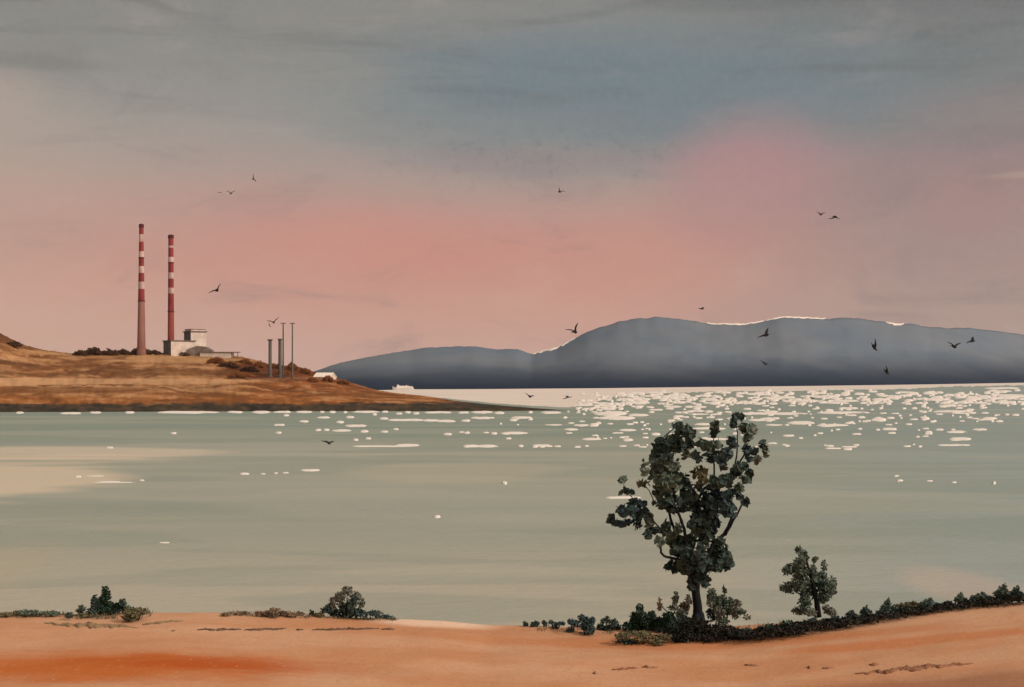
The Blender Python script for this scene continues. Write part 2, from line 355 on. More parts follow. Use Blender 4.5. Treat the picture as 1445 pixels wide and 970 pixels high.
# ------------------------------------------------------------------ far hills
def hill_pt(px, t, pxs, pys, d_shore, d_ridge, amp, seed):
    ds, dr = d_shore(px), d_ridge(px); zr = max(0, H-(np.interp(px, pxs, pys)-HZ)*dr/F); d_ = ds+(dr-ds)*t
    s_ = (t**.85)*(.55+.45*t) if t <= 1 else 1-(t-1)*1.6
    z_ = zr*s_ + amp*zr*fbm(px*.010+seed, t*3.0, seed, 4)*math.sin(math.pi*min(t, 1))*.9
    z_ += zr*.014*fbm(px*.10, t*2, seed+3, 4)*min(1, t)**6
    return Vector(((px-722.5)*d_/F, d_, z_ if t > 0 else -3))
def hill(pxs, *a, step_=5, m_='hill'):
    cols_ = np.arange(pxs[0], pxs[-1]+.1, step_); T = np.concatenate([np.linspace(0, 1, 26), [1.06, 1.15, 1.4]]); n_ = len(T)
    v_, f_ = [], []
    for i, px in enumerate(cols_):
        v_ += [hill_pt(px, t, pxs, *a) for t in T]
        if i: f_ += [((i-1)*n_+k_, i*n_+k_, i*n_+k_+1, (i-1)*n_+k_+1) for k_ in range(n_-1)]
    o = link('hills', v_, f_, M[m_], smooth=True); o['kind'] = 'structure'; return o
ds_f = lambda px: min(water_d(shore_far(px)), 9800)
h1x = [200, 330, 430, 450, 480, 520, 560, 600, 640, 670, 700, 730, 750, 770, 800, 850, 900, 960]
h1y = [545, 540, 528, 522, 512, 504, 497, 491, 489, 489, 493, 492.5, 497, 495, 499, 508, 520, 532]
h2x = [690, 720, 750, 765, 785, 800, 815, 830, 870, 900, 930, 960, 1000, 1050, 1080, 1100, 1130, 1170, 1200, 1240, 1260, 1290, 1310, 1370, 1400, 1445, 1500, 1600, 1720]
h2y = [540, 522, 500, 496, 490.5, 483, 475.5, 467.5, 455, 449.5, 448, 450, 457, 457.5, 453.5, 447.5, 448, 450, 448, 453, 457, 458, 462, 463.5, 466, 473, 478, 492, 515]
d2 = lambda p: ds_f(p)+2700
k1 = [(a, b_) for a, b_ in zip(h1x, h1y) if a < 748]; k2 = [(a, b_) for a, b_ in zip(h2x, h2y) if a >= 750]
h2x, h2y = [p_[0] for p_ in k1+k2], [p_[1] for p_ in k1+k2]
A2 = (h2x, h2y, ds_f, d2, .05, 8.4); hl2 = hill(*A2)
def snow(x0, x1, th):       # old snow lying just under the ridge, following the slope
    n_ = 24; v_, f_ = [], []
    for i in range(n_+1):
        px = x0+(x1-x0)*i/n_; t_ = i/n_; dr = d2(px); zr = H-(np.interp(px, h2x, h2y)-HZ)*dr/F
        pr = max(.1, math.sin(math.pi*t_)**.6*(.7+.5*fbm(px*.11, 2)))
        w_ = th*pr*dr/F/(1.3*zr)
        for tt, dz in ((1.004, -8), (1.004, 5), (1-w_*.5, 5), (1-w_, 4), (1-w_*1.05, -6)): v_.append(hill_pt(px, tt, *A2)+Vector((0, 0, dz)))
        if i: f_ += [((i-1)*5+k_, i*5+k_, i*5+(k_+1) % 5, (i-1)*5+(k_+1) % 5) for k_ in range(5)]
    f_ += [(0, 1, 2, 3, 4), tuple(n_*5+q for q in (4, 3, 2, 1, 0))]
    link('snow_patch', v_, f_, M['snow'], hl2)
for a in ((748, 812, 4.6), (998, 1078, 3.0), (1082, 1165, 2.8), (1250, 1276, 4.4)): snow(*a)

# ------------------------------------------------------------------ headland with the power station
hx = [-420, -150, -60, 0, 15, 35, 60, 100, 150, 200, 260, 300, 340, 360, 380, 420, 440, 470, 500, 530, 560, 600, 640, 680, 720, 760, 795]
hy = [455, 448, 458, 470, 478, 487, 494, 499, 498, 497, 499, 500.5, 503.5, 508.5, 514, 517.5, 524, 532, 541.5, 550.5, 555, 559, 565.5, 570, 573.5, 576.5, 579]
def hl_shore(px): return np.interp(px, [-420, 0, 300, 600, 740, 795], [583, 582, 581, 580.5, 580, 579.4])
def hl_ridge_d(px):
    s_ = water_d(hl_shore(px)); return s_+420*sm((800-px)/420)+8
def hl_pt(px, t):
    ds, dr = water_d(hl_shore(px)), hl_ridge_d(px); d_ = ds+(dr-ds)*t
    zr = H-(np.interp(px, hx, hy)-HZ)*dr/F
    zr = max(zr, .2)
    cl = min(10.5, zr*.6)
    s_ = cl*(min(t, .11)/.11)**.8 + (zr-cl)*(.30*sm(t/.30)+.30*sm((t-.30)/.35)+.40*sm((t-.62)/.38)) if t <= 1 else zr-(t-1)*(zr+40)*1.1
    s_ += cl*.30*fbm(px*.09, t*30, 8, 4)*min(1, t*60)*max(0, 1-t/.2)
    if 0 < t < 1: s_ += zr*.10*fbm(px*.013, t*4.5, 2, 5)*math.sin(math.pi*t)
    s_ += .9*fbm(px*.25, t*6, 5, 3)*min(1, t*9)*min(1, zr/20)
    return Vector(((px-722.5)*d_/F, d_, s_ if t > 0 else -2.5))
T = np.concatenate([[0, .004, .01, .018, .027, .036, .045, .055, .067, .08, .095, .11, .13, .15], np.linspace(.175, 1, 40), [1.04, 1.12, 1.3, 1.9]])
cols = np.arange(-420, 799, 3.0); v_, f_ = [], []; n_ = len(T)
for i, px in enumerate(cols):
    v_ += [hl_pt(px, t) for t in T]
    if i: f_ += [((i-1)*n_+k_, i*n_+k_, i*n_+k_+1, (i-1)*n_+k_+1) for k_ in range(n_-1)]
link('headland', v_, f_, M['headland'], smooth=True)['kind'] = 'structure'
def hl_z(px, d_):
    ds, dr = water_d(hl_shore(px)), hl_ridge_d(px); return hl_pt(px, (d_-ds)/(dr-ds)).z

def hl_hit(px, py):
    ds, dr = water_d(hl_shore(px)), hl_ridge_d(px)
    for t in np.linspace(0.02, .98, 240):
        d_ = ds+(dr-ds)*t
        if at(px, py, d_).z <= hl_pt(px, t).z: return d_
    return ds+(dr-ds)*.97
# chimneys -----------------------------------------------------------
def chimney(px, ytop, ybase, wtop, wbase, bands, lower, label, d_):
    p = at(px, ybase, d_); k_ = d_/F; p.z = min(p.z, hl_z(px, d_))-1
    root = empty('power_station_chimney', p); tag(root, label, 'chimney', 'tall striped chimneys of the power station')
    zt = at(px, ytop, d_).z-p.z; Zof = lambda y: at(px, y, d_).z-p.z
    def rad(z): 
        t = z/zt; return k_*.5*(wtop+(wbase-wtop)*(1-t)**1.25)
    prof, mis = [(rad(0)*1.12, 0), (rad(0)*1.1, 5)], [2]
    yb = bands[-1][1]; zb = Zof(yb)
    for z in np.linspace(8, zb, 9): prof.append((rad(z), z)); mis.append(2)
    for (y1, y0, mi) in reversed([(b[0], b[1], b[2]) for b in bands]):
        z1 = Zof(y1); prof.append((rad(z1), z1)); mis.append(mi)
    mb = MB(); mb.lathe(prof, 28, mis); mb.build('shaft', [M['red'], M['white'], lower], root, smooth=False)
    mb = MB(); r_ = rad(zt); mb.lathe([(r_*1.10, zt-5), (r_*1.18, zt-3.6), (r_*1.18, zt-.5), (r_*.8, zt+.6), (r_*.75, zt-1.5)], 28); mb.build('rim', M['soot'], root)
    for y in (bands[3][1], bands[-1][1]):   # service galleries
        z = Zof(y); r_ = rad(z); mb = MB(); mb.lathe([(r_*1.0, z-.8), (r_*1.16, z-.5), (r_*1.16, z+.5), (r_*1.0, z+.8)], 28); mb.build('gallery', M['soot'], root)
    return root
chimney(199.5, 316.8, 492, 6.0, 12.0, [(316.8, 331, 0), (331, 341.5, 1), (341.5, 355, 0), (355, 364, 1), (364, 376, 0), (376, 385.5, 1), (385.5, 398, 0), (398, 408, 1), (408, 425, 0)],
        M['conc'], 'taller red and white banded chimney with plain pinkish grey flared foot', 1800)
chimney(241.2, 332, 490, 7.0, 9.4, [(332, 347, 0), (347, 350, 1), (350, 363, 0), (363, 371, 1), (371, 385, 0), (385, 393.5, 1), (393.5, 406.5, 0), (406.5, 414.5, 1), (414.5, 440, 0)],
        M['concred'], 'shorter red and white banded chimney rising behind the low pale hall', 1845)

# buildings ----------------------------------------------------------
def hall(name, px_corner, yt, yb, wl, wr, d_, label, cat, ang=36, over=1.5, parapet=False, win=0, sink=10):
    k_ = d_/F; p = at(px_corner, yb, d_); h_ = (yb-yt)*k_
    root = empty(name, p, R(ang)); tag(root, label, cat, 'low buildings of the power station')
    Lr, Ll = wr*k_/math.cos(R(ang)), wl*k_/math.sin(R(ang))
    mb = MB(); mb.box(0, Lr, 0, Ll, -sink, h_); 
    mb.m = [0]*6; mb.m[5] = 1  # left wall darker: its shade is put into the colour
    mb.build('walls', [M['wallp'], M['wall_shade']], root)
    mb = MB(); mb.box(-over, Lr+over, -over, Ll+over, h_+.01, h_+1.4); mb.build('roof', M['roof'], root)
    if parapet:
        mb = MB(); mb.box(1, Lr-1, 1, Ll-1, h_+1.41, h_+3.6); mb.build('parapet', M['wallp'], root)
        mb = MB(); mb.box(.4, Lr-.4, .4, Ll-.4, h_+3.61, h_+4.4); mb.build('coping', M['roof'], root)
    for i in range(win):
        x0 = Lr*(.12+.8*i/max(win, 1)); mb = MB(); mb.box(x0, x0+Lr*.06, -.18, .2, h_*.38, h_*.62); mb.build('window', M['glass'], root)
    mb = MB(); mb.box(-.2, .3, Ll*.40, Ll*.62, -sink, h_*.45); mb.build('door', M['roof'], root)
    return root, Lr, Ll, h_
hall('turbine_hall', 241.3, 481.5, 498, 17.6, 28.5, 1800, 'low pale flat-roofed hall in front of the shorter striped chimney', 'building')
hall('boiler_house', 269.2, 468.5, 500, 15.2, 18.3, 1822, 'tall pale cube-shaped block rising behind the low flat-roofed hall', 'building', parapet=True)
# rounded grey shed
p = at(281, 501, hl_hit(281, 502.5)); root = empty('storage_shed', p, R(6)); tag(root, 'weathered grey shed with low-pitched roof right of the pale hall', 'shed', 'low buildings of the power station')
mb = MB(); L = 32; prof = [(-16, -8), (-16, 8.5), (-3, 13.5), (9, 12.2), (16, 7.5), (16, -8)]
prof = [(a*1.05, b_*.98) for a, b_ in prof]; m_ = len(prof)
mb.add([(a, 0, b_) for a, b_ in prof]+[(a, L, b_) for a, b_ in prof], [tuple(range(m_)), tuple(range(2*m_-1, m_-1, -1))]+[(i, i+m_, (i+1) % m_+m_, (i+1) % m_) for i in range(m_)])
mb.build('walls', M['shed'], root)
mb = MB(); mb.box(-5, 4, -.25, .3, -6, 5); mb.build('door', M['roof'], root)
# long low shed with thin roof
p = at(282, 500.3, hl_hit(300, 503)-6); root = empty('long_low_shed', p, R(-3)); tag(root, 'long low white shed with thin dark roof on the brow', 'shed', 'low buildings of the power station')
mb = MB(); mb.box(0, 46, 0, 12, -6, 2.6); mb.build('walls', M['wallp'], root)
mb = MB(); mb.box(-1, 57, -1.2, 13, 2.61, 3.7); mb.build('roof', M['roof'], root)
for xx in (50, 56): mb = MB(); mb.box(xx-.4, xx+.4, .5, 1.3, -6, 2.6); mb.build('post', M['steel'], root)

# two grey stacks and two lamp masts
def stack(px, ytop, w_, cap, label, d_=1700):
    k_ = d_/F; zb = hl_z(px, d_)-1.5; p = Vector(((px-722.5)*k_, d_, zb)); zt = at(px, ytop, d_).z-zb; r_ = w_*k_/2
    root = empty('flue_stack', p); tag(root, label, 'stack', 'grey flue stacks on the slope')
    mb = MB(); mb.lathe([(r_*1.1, 0), (r_*1.05, zt*.5), (r_, zt)], 16); mb.build('shaft', M['steel'], root)
    mb = MB(); mb.lathe([(r_*1.05, zt-1.2), (cap*k_/2, zt-.6), (cap*k_/2, zt+.5), (r_*.7, zt+.9)], 16); mb.build('cap', M['roof'], root)
    mb = MB(); mb.lathe([(r_*1.5, -1), (r_*1.45, 3.2), (r_*1.1, 4)], 16); mb.build('base', M['steel'], root)
stack(381.2, 479.8, 4.6, 8.2, 'thick grey stack standing alone left of the lamp masts', 1690)
stack(395.2, 479.0, 4.8, 7.0, 'thick grey stack standing close behind the taller lamp mast', 1705)
def mast(px, ytop, label, d_):
    k_ = d_/F; zb = hl_z(px, d_)-1.5; p = Vector(((px-722.5)*k_, d_, zb)); zt = at(px, ytop, d_).z-zb
    root = empty('lamp_mast', p); tag(root, label, 'lamp mast', 'tall lamp masts on the slope')
    mb = MB(); mb.lathe([(1.5, 0), (1.05, zt*.35), (.85, zt)], 10); mb.build('pole', M['steel'], root)
    mb = MB(); mb.box(-3.3, 3.3, -.6, .6, zt, zt+1.1); mb.build('crossbar', M['roof'], root)
    for s_ in (-2.6, 2.6): mb = MB(); mb.box(s_-.6, s_+.6, -1.3, -.61, zt-.3, zt+.8); mb.build('lamp_head', M['steel'], root)
mast(399.6, 457, 'thin lamp mast with crossbar touching the grey stack', 1695)
mast(412.6, 457, 'thin lamp mast with crossbar, rightmost of the uprights', 1688)

# white cottage on the slope and white warehouse by the far shore
def gable(name, px, yb, wpx, hpx, d_, label, cat, roof_h=.35, depth=14, ang=0, slant=0):
    k_ = d_/F; p = at(px, yb, d_); W, h_ = wpx*k_, hpx*k_*(1-roof_h); rh = hpx*k_*roof_h
    root = empty(name, p, R(ang)); tag(root, label, cat)
    mb = MB(); mb.box(0, W, 0, depth, -14, h_)
    mb.add([(0, 0, h_), (0, depth, h_), (0, depth/2, h_+rh), (W, 0, h_), (W, depth, h_), (W, depth/2, h_+rh)], [(0, 2, 1), (3, 4, 5)]); mb.build('walls', M['wallp'], root)
    mb = MB(); e = W*.03
    for sgn, y0 in ((1, -1.0), (-1, depth+1.0)):
        zl = h_-rh*(1.0/(depth/2))
        mb.add([(-e, y0, zl+.3), (W+e, y0, zl+.3), (W+e, depth/2, h_+rh+.3), (-e, depth/2, h_+rh+.3), (-e, y0, zl+1.0), (W+e, y0, zl+1.0), (W+e, depth/2, h_+rh+1.0), (-e, depth/2, h_+rh+1.0)],
               [(0, 3, 2, 1), (4, 5, 6, 7), (0, 1, 5, 4), (1, 2, 6, 5), (2, 3, 7, 6), (3, 0, 4, 7)])
    mb.build('roof', M['snow'], root)
    return root, W, h_
gable('white_barn', 442.5, 538, 25, 11, hl_hit(455, 534), 'small white barn half hidden in rust-coloured slope', 'barn', .5, 22, -16)
d_ = water_d(551.2); k_ = d_/F; p = at(569, 551.2, d_); p.z = .2
root = empty('ferry', p, R(4)); tag(root, 'low white ferry with raised bow at the foot of the dark hills', 'ferry')
Lh = 15*k_; hs = 3.4*k_
st_ = [(-1, .05, 1.75), (-.93, .35, 1.6), (-.8, .75, 1.3), (-.5, 1, 1.08), (.2, 1, 1.0), (.75, .95, 1.03), (.96, .8, 1.1), (1, .72, 1.1)]
v_, f_ = [], []
for (x, b_, t) in st_:
    B = 7.5*b_; v_ += [(x*Lh, -B*.55, -2), (x*Lh*1.01, -B, hs*t), (x*Lh*1.01, B, hs*t), (x*Lh, B*.55, -2)]
for i in range(len(st_)-1): f_ += [(i*4+q, (i+1)*4+q, (i+1)*4+(q+1) % 4, i*4+(q+1) % 4) for q in range(4)]
f_ += [(0, 1, 2, 3), tuple(4*len(st_)-4+q for q in (3, 2, 1, 0))]
link('hull', v_, f_, M['glitter'], root)
mb = MB(); mb.box(-Lh*.62, Lh*.9, -6, 6, hs*1.0, hs*1.0+2.3*k_); mb.box(-Lh*.55, Lh*.55, -5.4, 5.4, hs+2.3*k_+.01, hs+3.0*k_); mb.build('cabin', M['glitter'], root)
mb = MB(); mb.box(-Lh*.60, -Lh*.38, -5, 5, hs+3.0*k_+.01, hs+4.4*k_); mb.build('wheelhouse', M['glitter'], root)
mb = MB(); mb.lathe([(1.5, hs+3.0*k_), (1.3, hs+4.2*k_)], 10, cx=Lh*.3); mb.build('funnel', M['wallp'], root)

# ------------------------------------------------------------------ foliage machinery
def leaves(mb, c, rad, tone, n, size, flat=.45, yscale=1.0, broad=1.0):
    """leaf-shaped dabs spread through an ellipsoid clump"""
    c = Vector(c)
    for _ in range(n):
        a = rng.normal(size=3); a /= np.linalg.norm(a)+1e-9; r_ = rng.random()**(1/2.4)
        p = c+Vector((a[0]*rad[0]*r_, a[1]*rad[1]*r_*yscale, a[2]*rad[2]*r_))
        L = size*rng.uniform(.65, 1.35); Wd = L*rng.uniform(.32, .55)*broad
        # long axis mostly sideways/upwards, blade turned at random
        ax = Vector((rng.normal(), rng.normal()*.6, rng.normal()*.8+.25)).normalized()
        up = Vector((rng.normal(), rng.normal()-.4, rng.normal()*.8)); sd_ = ax.cross(up).normalized(); nn = sd_.cross(ax)
        b_ = p-ax*L*.5; t_ = p+ax*L*.5; cup = nn*L*rng.uniform(-.12, .2)
        q = [b_, p-ax*L*.18+sd_*Wd*.5+cup, p+ax*L*.2+sd_*Wd*.42+cup, t_+cup*.4, p+ax*L*.2-sd_*Wd*.42+cup, p-ax*L*.18-sd_*Wd*.5+cup]
        mb.add(q, [(0, 1, 2, 3), (0, 3, 4, 5)], tone)

def dab_clump(mb, px, py, rx, ry, tone, d_, size, cover=2.6, depth=None, mind=14, broad=1.0):
    k_ = d_/F; a, b_ = rx*k_, ry*k_
    n = int(max(mind, 1.9*cover*math.pi*a*b_/(size*size*.30)))
    leaves(mb, at(px, py, d_), (a, depth or max(.5*(a+b_), .05), b_), tone, n, size, broad=broad)

TONES = ['l_dark', 'l_green', 'l_blue', 'l_mid', 'l_grey', 'l_olive', 'l_brown', 'l_black']
TI = {t[2:]: i for i, t in enumerate(TONES)}; TM = [M[t] for t in TONES]

# ------------------------------------------------------------------ foreground dune
CD = 40.0
cx_ = [-100, 0, 60, 110, 200, 300, 440, 500, 560, 620, 690, 740, 870, 1000, 1060, 1150, 1250, 1350, 1445, 1560, 1800]
cy_ = [869, 868, 867.5, 867, 864.5, 864.5, 869, 871.5, 873.5, 876, 882, 882.5, 886, 886, 882, 876, 866.5, 856.5, 848.5, 841, 834]
def crest_z(x): 
    return H-(np.interp(722.5+x*F/CD, cx_, cy_)-HZ)*CD/F
def fg_z(x, d_):
    zc = crest_z(x); base = zc-.035*(CD-d_) if d_ < CD else zc-.34*(d_-CD)
    line = H-1.75-.262*d_
    k_ = .35; m_ = max(base, line); z = m_+k_*math.log(math.exp((base-m_)/k_)+math.exp((line-m_)/k_)) if d_ < CD-4 else base
    z += .045*fbm(x*.35, d_*.6, 1, 4)*(1 if d_ < CD-1.5 else .5)
    return z
def hit(px, py):
    prev = 22.0
    for d_ in np.arange(22, 41.5, .05):
        p = at(px, py, d_)
        if p.z <= fg_z(p.x, d_): return Vector((p.x, d_, fg_z(p.x, d_)))
    d_ = CD-.1; x = (px-722.5)*d_/F; return Vector((x, d_, fg_z(x, d_)))
gx = np.concatenate([[-400, -250, -150, -90, -60, -40, -30, -25], np.arange(-21, 21.01, .22), [25, 30, 40, 60, 90, 150, 250, 400]])
gd = np.concatenate([[-300, -120, -40, -15, -5, 0, 4, 8, 12, 16, 19, 22, 24, 26], np.arange(27.5, 43, .22), [44, 46, 49, 54, 60, 75, 90, 110, 150]])
v_ = [(x, d_, max(fg_z(x, d_), -3)) for d_ in gd for x in gx]; m_ = len(gx)
link('sand_dune', v_, [(j*m_+i, j*m_+i+1, (j+1)*m_+i+1, (j+1)*m_+i) for j in range(len(gd)-1) for i in range(m_-1)], M['sand'], smooth=True)['kind'] = 'structure'

# ------------------------------------------------------------------ large tree (traced clumps, given real depth)
def zpx(x, y): return 730+x/2.694, 570+y/2.694
TD = 39.2
base = hit(984, 884); base.y = TD; base.z = fg_z(base.x, TD)
tree = empty('tall_tree', base); tag(tree, 'tall dark gnarled tree with ragged crown leaning over the dune crest', 'tree')
mb = MB()
def limb(pts, r0, r1, dy=0.0, bow=0.0):
    P = []
    for i, (x, y) in enumerate(pts):
        t = i/(len(pts)-1); p = at(*zpx(x, y), TD); p.y += dy*t+bow*math.sin(math.pi*t); P.append(p-base)
    # resample with a little wander
    Q, RR = [], []
    for i in range(len(P)-1):
        for s_ in range(4):
            t = s_/4; u = (i+t)/(len(P)-1)
            a = P[max(i-1, 0)]; b_ = P[i]; c = P[i+1]; e = P[min(i+2, len(P)-1)]
            q = .5*((2*b_)+(-a+c)*t+(2*a-5*b_+4*c-e)*t*t+(-a+3*b_-3*c+e)*t**3)
            Q.append(q+Vector((rng.normal(), rng.normal(), 0))*.012); RR.append(r0+(r1-r0)*u**.8)
    Q.append(P[-1]); RR.append(r1); mb.tube(Q, RR, 9)
limb([(687, 835), (686, 790), (683, 740), (680, 690), (684, 640)], .17, .115)
for s_ in (-1, 1): limb([(687+s_*8, 800), (687+s_*20, 828), (687+s_*36, 846)], .13, .04, -.2)
limb([(684, 790), (676, 830), (668, 850)], .14, .05, -.5)
limb([(682, 700), (658, 650), (652, 600), (640, 530), (625, 455), (600, 400), (570, 320), (575, 200)], .085, .025, -.5)
limb([(684, 680), (716, 640), (722, 600), (745, 540), (790, 500), (818, 440), (800, 370), (772, 330), (820, 270), (870, 200), (880, 120)], .092, .022, .5)
limb([(684, 660), (684, 600), (700, 500), (730, 400), (760, 310), (740, 170)], .09, .022, .3)
limb([(650, 600), (590, 585), (548, 570), (540, 530), (548, 490), (520, 450), (470, 400), (400, 410)], .05, .016, -.8)
limb([(548, 490), (510, 485), (488, 512)], .035, .014, -.3)
limb([(625, 455), (615, 420), (560, 400), (520, 370)], .05, .02, .4)
limb([(470, 400), (455, 440), (447, 480)], .03, .012, -.2)
limb([(660, 560), (600, 480), (560, 300), (530, 180), (620, 90)], .06, .015, .9)
limb([(790, 500), (830, 420), (855, 360), (875, 375)], .045, .015, -.5)
limb([(820, 270), (835, 170), (830, 60)], .035, .012, -.2)
limb([(740, 170), (750, 90)], .025, .01, 0)
limb([(520, 370), (500, 330), (478, 305)], .02, .01, 0)
limb([(530, 300), (505, 270), (483, 245)], .02, .01, 0)
limb([(470, 400), (440, 360), (415, 333), (398, 291)], .022, .008, -.2)
trunk = mb.build('trunk', M['bark'], tree, smooth=True)
clumps = [ # x, y, rx, ry in the zoomed tracing, tone
 (640, 108, 36, 34, 'dark'), (612, 84, 22, 14, 'dark'), (600, 150, 45, 38, 'dark'), (548, 165, 36, 38, 'dark'), (525, 200, 25, 28, 'dark'), (580, 205, 14, 20, 'dark'),
 (655, 150, 20, 20, 'dark'), (560, 225, 55, 30, 'mid'), (640, 185, 14, 30, 'grey'), (680, 200, 18, 22, 'dark'),
 (483, 243, 12, 34, 'mid'), (478, 303, 24, 13, 'olive'), (540, 265, 38, 38, 'mid'), (570, 300, 52, 40, 'mid'), (590, 250, 30, 30, 'mid'), (545, 335, 34, 28, 'dark'),
 (630, 300, 36, 36, 'dark'), (650, 350, 36, 36, 'dark'), (570, 372, 58, 26, 'dark'), (640, 390, 40, 24, 'dark'), (585, 400, 20, 18, 'dark'), (685, 352, 20, 14, 'green'),
 (690, 262, 26, 24, 'olive'), (705, 285, 16, 26, 'olive'), (690, 315, 14, 14, 'grey'),
 (750, 100, 14, 32, 'dark'), (752, 78, 10, 12, 'mid'), (700, 150, 20, 16, 'mid'), (740, 158, 42, 22, 'mid'), (760, 185, 40, 12, 'mid'), (735, 205, 24, 16, 'blue'), (775, 215, 26, 16, 'blue'), (785, 243, 14, 14, 'grey'),
 (815, 145, 15, 34, 'blue'), (800, 195, 18, 24, 'blue'), (832, 48, 16, 9, 'dark'), (820, 70, 6, 16, 'dark'), (848, 50, 10, 6, 'dark'),
 (868, 95, 28, 22, 'mid'), (880, 128, 22, 20, 'mid'), (898, 100, 12, 18, 'grey'), (935, 155, 15, 15, 'dark'), (945, 185, 8, 20, 'mid'), (890, 185, 28, 18, 'blue'), (870, 170, 16, 12, 'blue'), (912, 210, 10, 14, 'grey'), (880, 210, 14, 10, 'blue'),
 (850, 240, 32, 18, 'dark'), (882, 262, 10, 28, 'dark'), (866, 290, 20, 14, 'dark'), (822, 262, 22, 22, 'dark'), (800, 295, 26, 30, 'dark'),
 (755, 300, 32, 26, 'dark'), (740, 335, 40, 30, 'blue'), (800, 345, 26, 26, 'blue'), (842, 325, 16, 22, 'mid'), (850, 355, 12, 20, 'blue'), (868, 373, 16, 10, 'dark'),
 (715, 388, 50, 30, 'dark'), (760, 385, 40, 44, 'blue'), (800, 395, 32, 34, 'blue'), (700, 430, 44, 30, 'dark'), (690, 465, 40, 34, 'dark'), (735, 450, 34, 50, 'blue'), (720, 505, 28, 30, 'dark'), (805, 420, 26, 14, 'blue'),
 (452, 380, 34, 22, 'blue'), (405, 408, 32, 18, 'blue'), (430, 410, 40, 22, 'blue'), (358, 440, 14, 24, 'blue'), (385, 455, 22, 16, 'blue'), (425, 450, 22, 12, 'blue'), (415, 333, 24, 10, 'dark'), (397, 289, 16, 5, 'mid'),
 (460, 445, 14, 30, 'dark'), (502, 440, 14, 32, 'mid'), (480, 405, 18, 10, 'blue'), (515, 483, 28, 10, 'dark'), (495, 500, 9, 16, 'dark'), (568, 470, 22, 24, 'mid'), (590, 500, 14, 16, 'mid'), (545, 525, 18, 16, 'mid'), (580, 520, 24, 16, 'mid'), (612, 478, 12, 24, 'dark'), (618, 510, 18, 14, 'dark'),
 (625, 550, 46, 40, 'dark'), (655, 590, 42, 46, 'dark'), (600, 615, 40, 22, 'dark'), (640, 625, 34, 20, 'dark'), (695, 590, 26, 46, 'dark'), (655, 520, 30, 22, 'dark'), (700, 545, 12, 26, 'dark'),
 (775, 565, 36, 36, 'dark'), (790, 600, 30, 34, 'dark'), (745, 615, 36, 26, 'dark'), (760, 540, 20, 26, 'dark'), (772, 518, 14, 16, 'dark'), (735, 580, 16, 30, 'dark'),
 (672, 665, 32, 16, 'dark'), (700, 665, 34, 14, 'dark'), (690, 640, 40, 14, 'dark'), (660, 690, 12, 20, 'dark'), (712, 690, 14, 14, 'dark')]
mb = MB()
for i, (x, y, rx, ry, t) in enumerate(clumps):
    px, py = zpx(x, y); off = ((i*0.618) % 1-.5)*2.0*(1-.35*abs(y-330)/330)
    dd = TD+off
    dab_clump(mb, px, py, rx*1.0/2.694, ry*1.0/2.694, TI[t], dd, .25, 2.5, broad=1.3)
mb.v = [tuple(Vector(q)-base) for q in mb.v]
mb.build('crown', TM, tree)

# ------------------------------------------------------------------ small tree
def bush_tree(name, base, label, cat, dabs, limbs, size, group=None, cover=2.4, stemmat='bark', dj=.45, crown='crown', trunkname='trunk'):
    root = empty(name, base); tag(root, label, cat, group)
    d0 = base.y; mb = MB()
    for pts, r0, r1 in limbs:
        P = [at(x, y, d0-.02*i)-base for i, (x, y) in enumerate(pts)]
        mb.tube(P, [r0+(r1-r0)*i/(len(P)-1) for i in range(len(P))], 7)
    if mb.v: mb.build(trunkname, M[stemmat], root, smooth=True)
    mb = MB()
    for i, (x, y, rx, ry, t) in enumerate(dabs):
        dab_clump(mb, x, y, rx, ry, TI[t], d0+((i*.618) % 1-.5)*dj, size, cover)
    mb.v = [tuple(Vector(q)-base) for q in mb.v]
    mb.build(crown, TM, root)
    return root
b0 = hit(1155, 869)
bush_tree('small_tree', b0, 'small green tree with thin leaning dark trunk on the right crest', 'tree',
 [(1127, 776, 5, 7, 'mid'), (1134, 786, 7, 10, 'mid'), (1128, 795, 9, 9, 'mid'), (1118, 803, 11, 8, 'mid'), (1130, 808, 13, 12, 'mid'), (1110, 806, 8, 6, 'mid'), (1116, 829, 17, 9, 'mid'), (1130, 822, 14, 12, 'mid'), (1138, 835, 12, 14, 'mid'), (1110, 830, 5, 5, 'mid'),
  (1150, 790, 4, 5, 'mid'), (1163, 800, 4, 9, 'mid'), (1160, 812, 8, 6, 'mid'), (1152, 818, 7, 4, 'mid'), (1158, 825, 12, 10, 'dark'), (1168, 832, 12, 14, 'mid'), (1175, 822, 5, 9, 'mid'), (1160, 842, 10, 10, 'mid'), (1136, 852, 10, 10, 'mid'), (1128, 862, 12, 6, 'grey'), (1140, 864, 16, 5, 'grey'), (1168, 860, 8, 7, 'grey'), (1174, 865, 8, 5, 'grey'), (1148, 805, 4, 12, 'mid')],
 [([(1155, 871), (1152, 845), (1147, 822), (1142, 806), (1138, 790)], .105, .025), ([(1150, 838), (1160, 826), (1170, 815)], .045, .015), ([(1146, 822), (1132, 812), (1120, 806)], .04, .015), ([(1151, 842), (1136, 832), (1122, 828)], .035, .012)], .12)

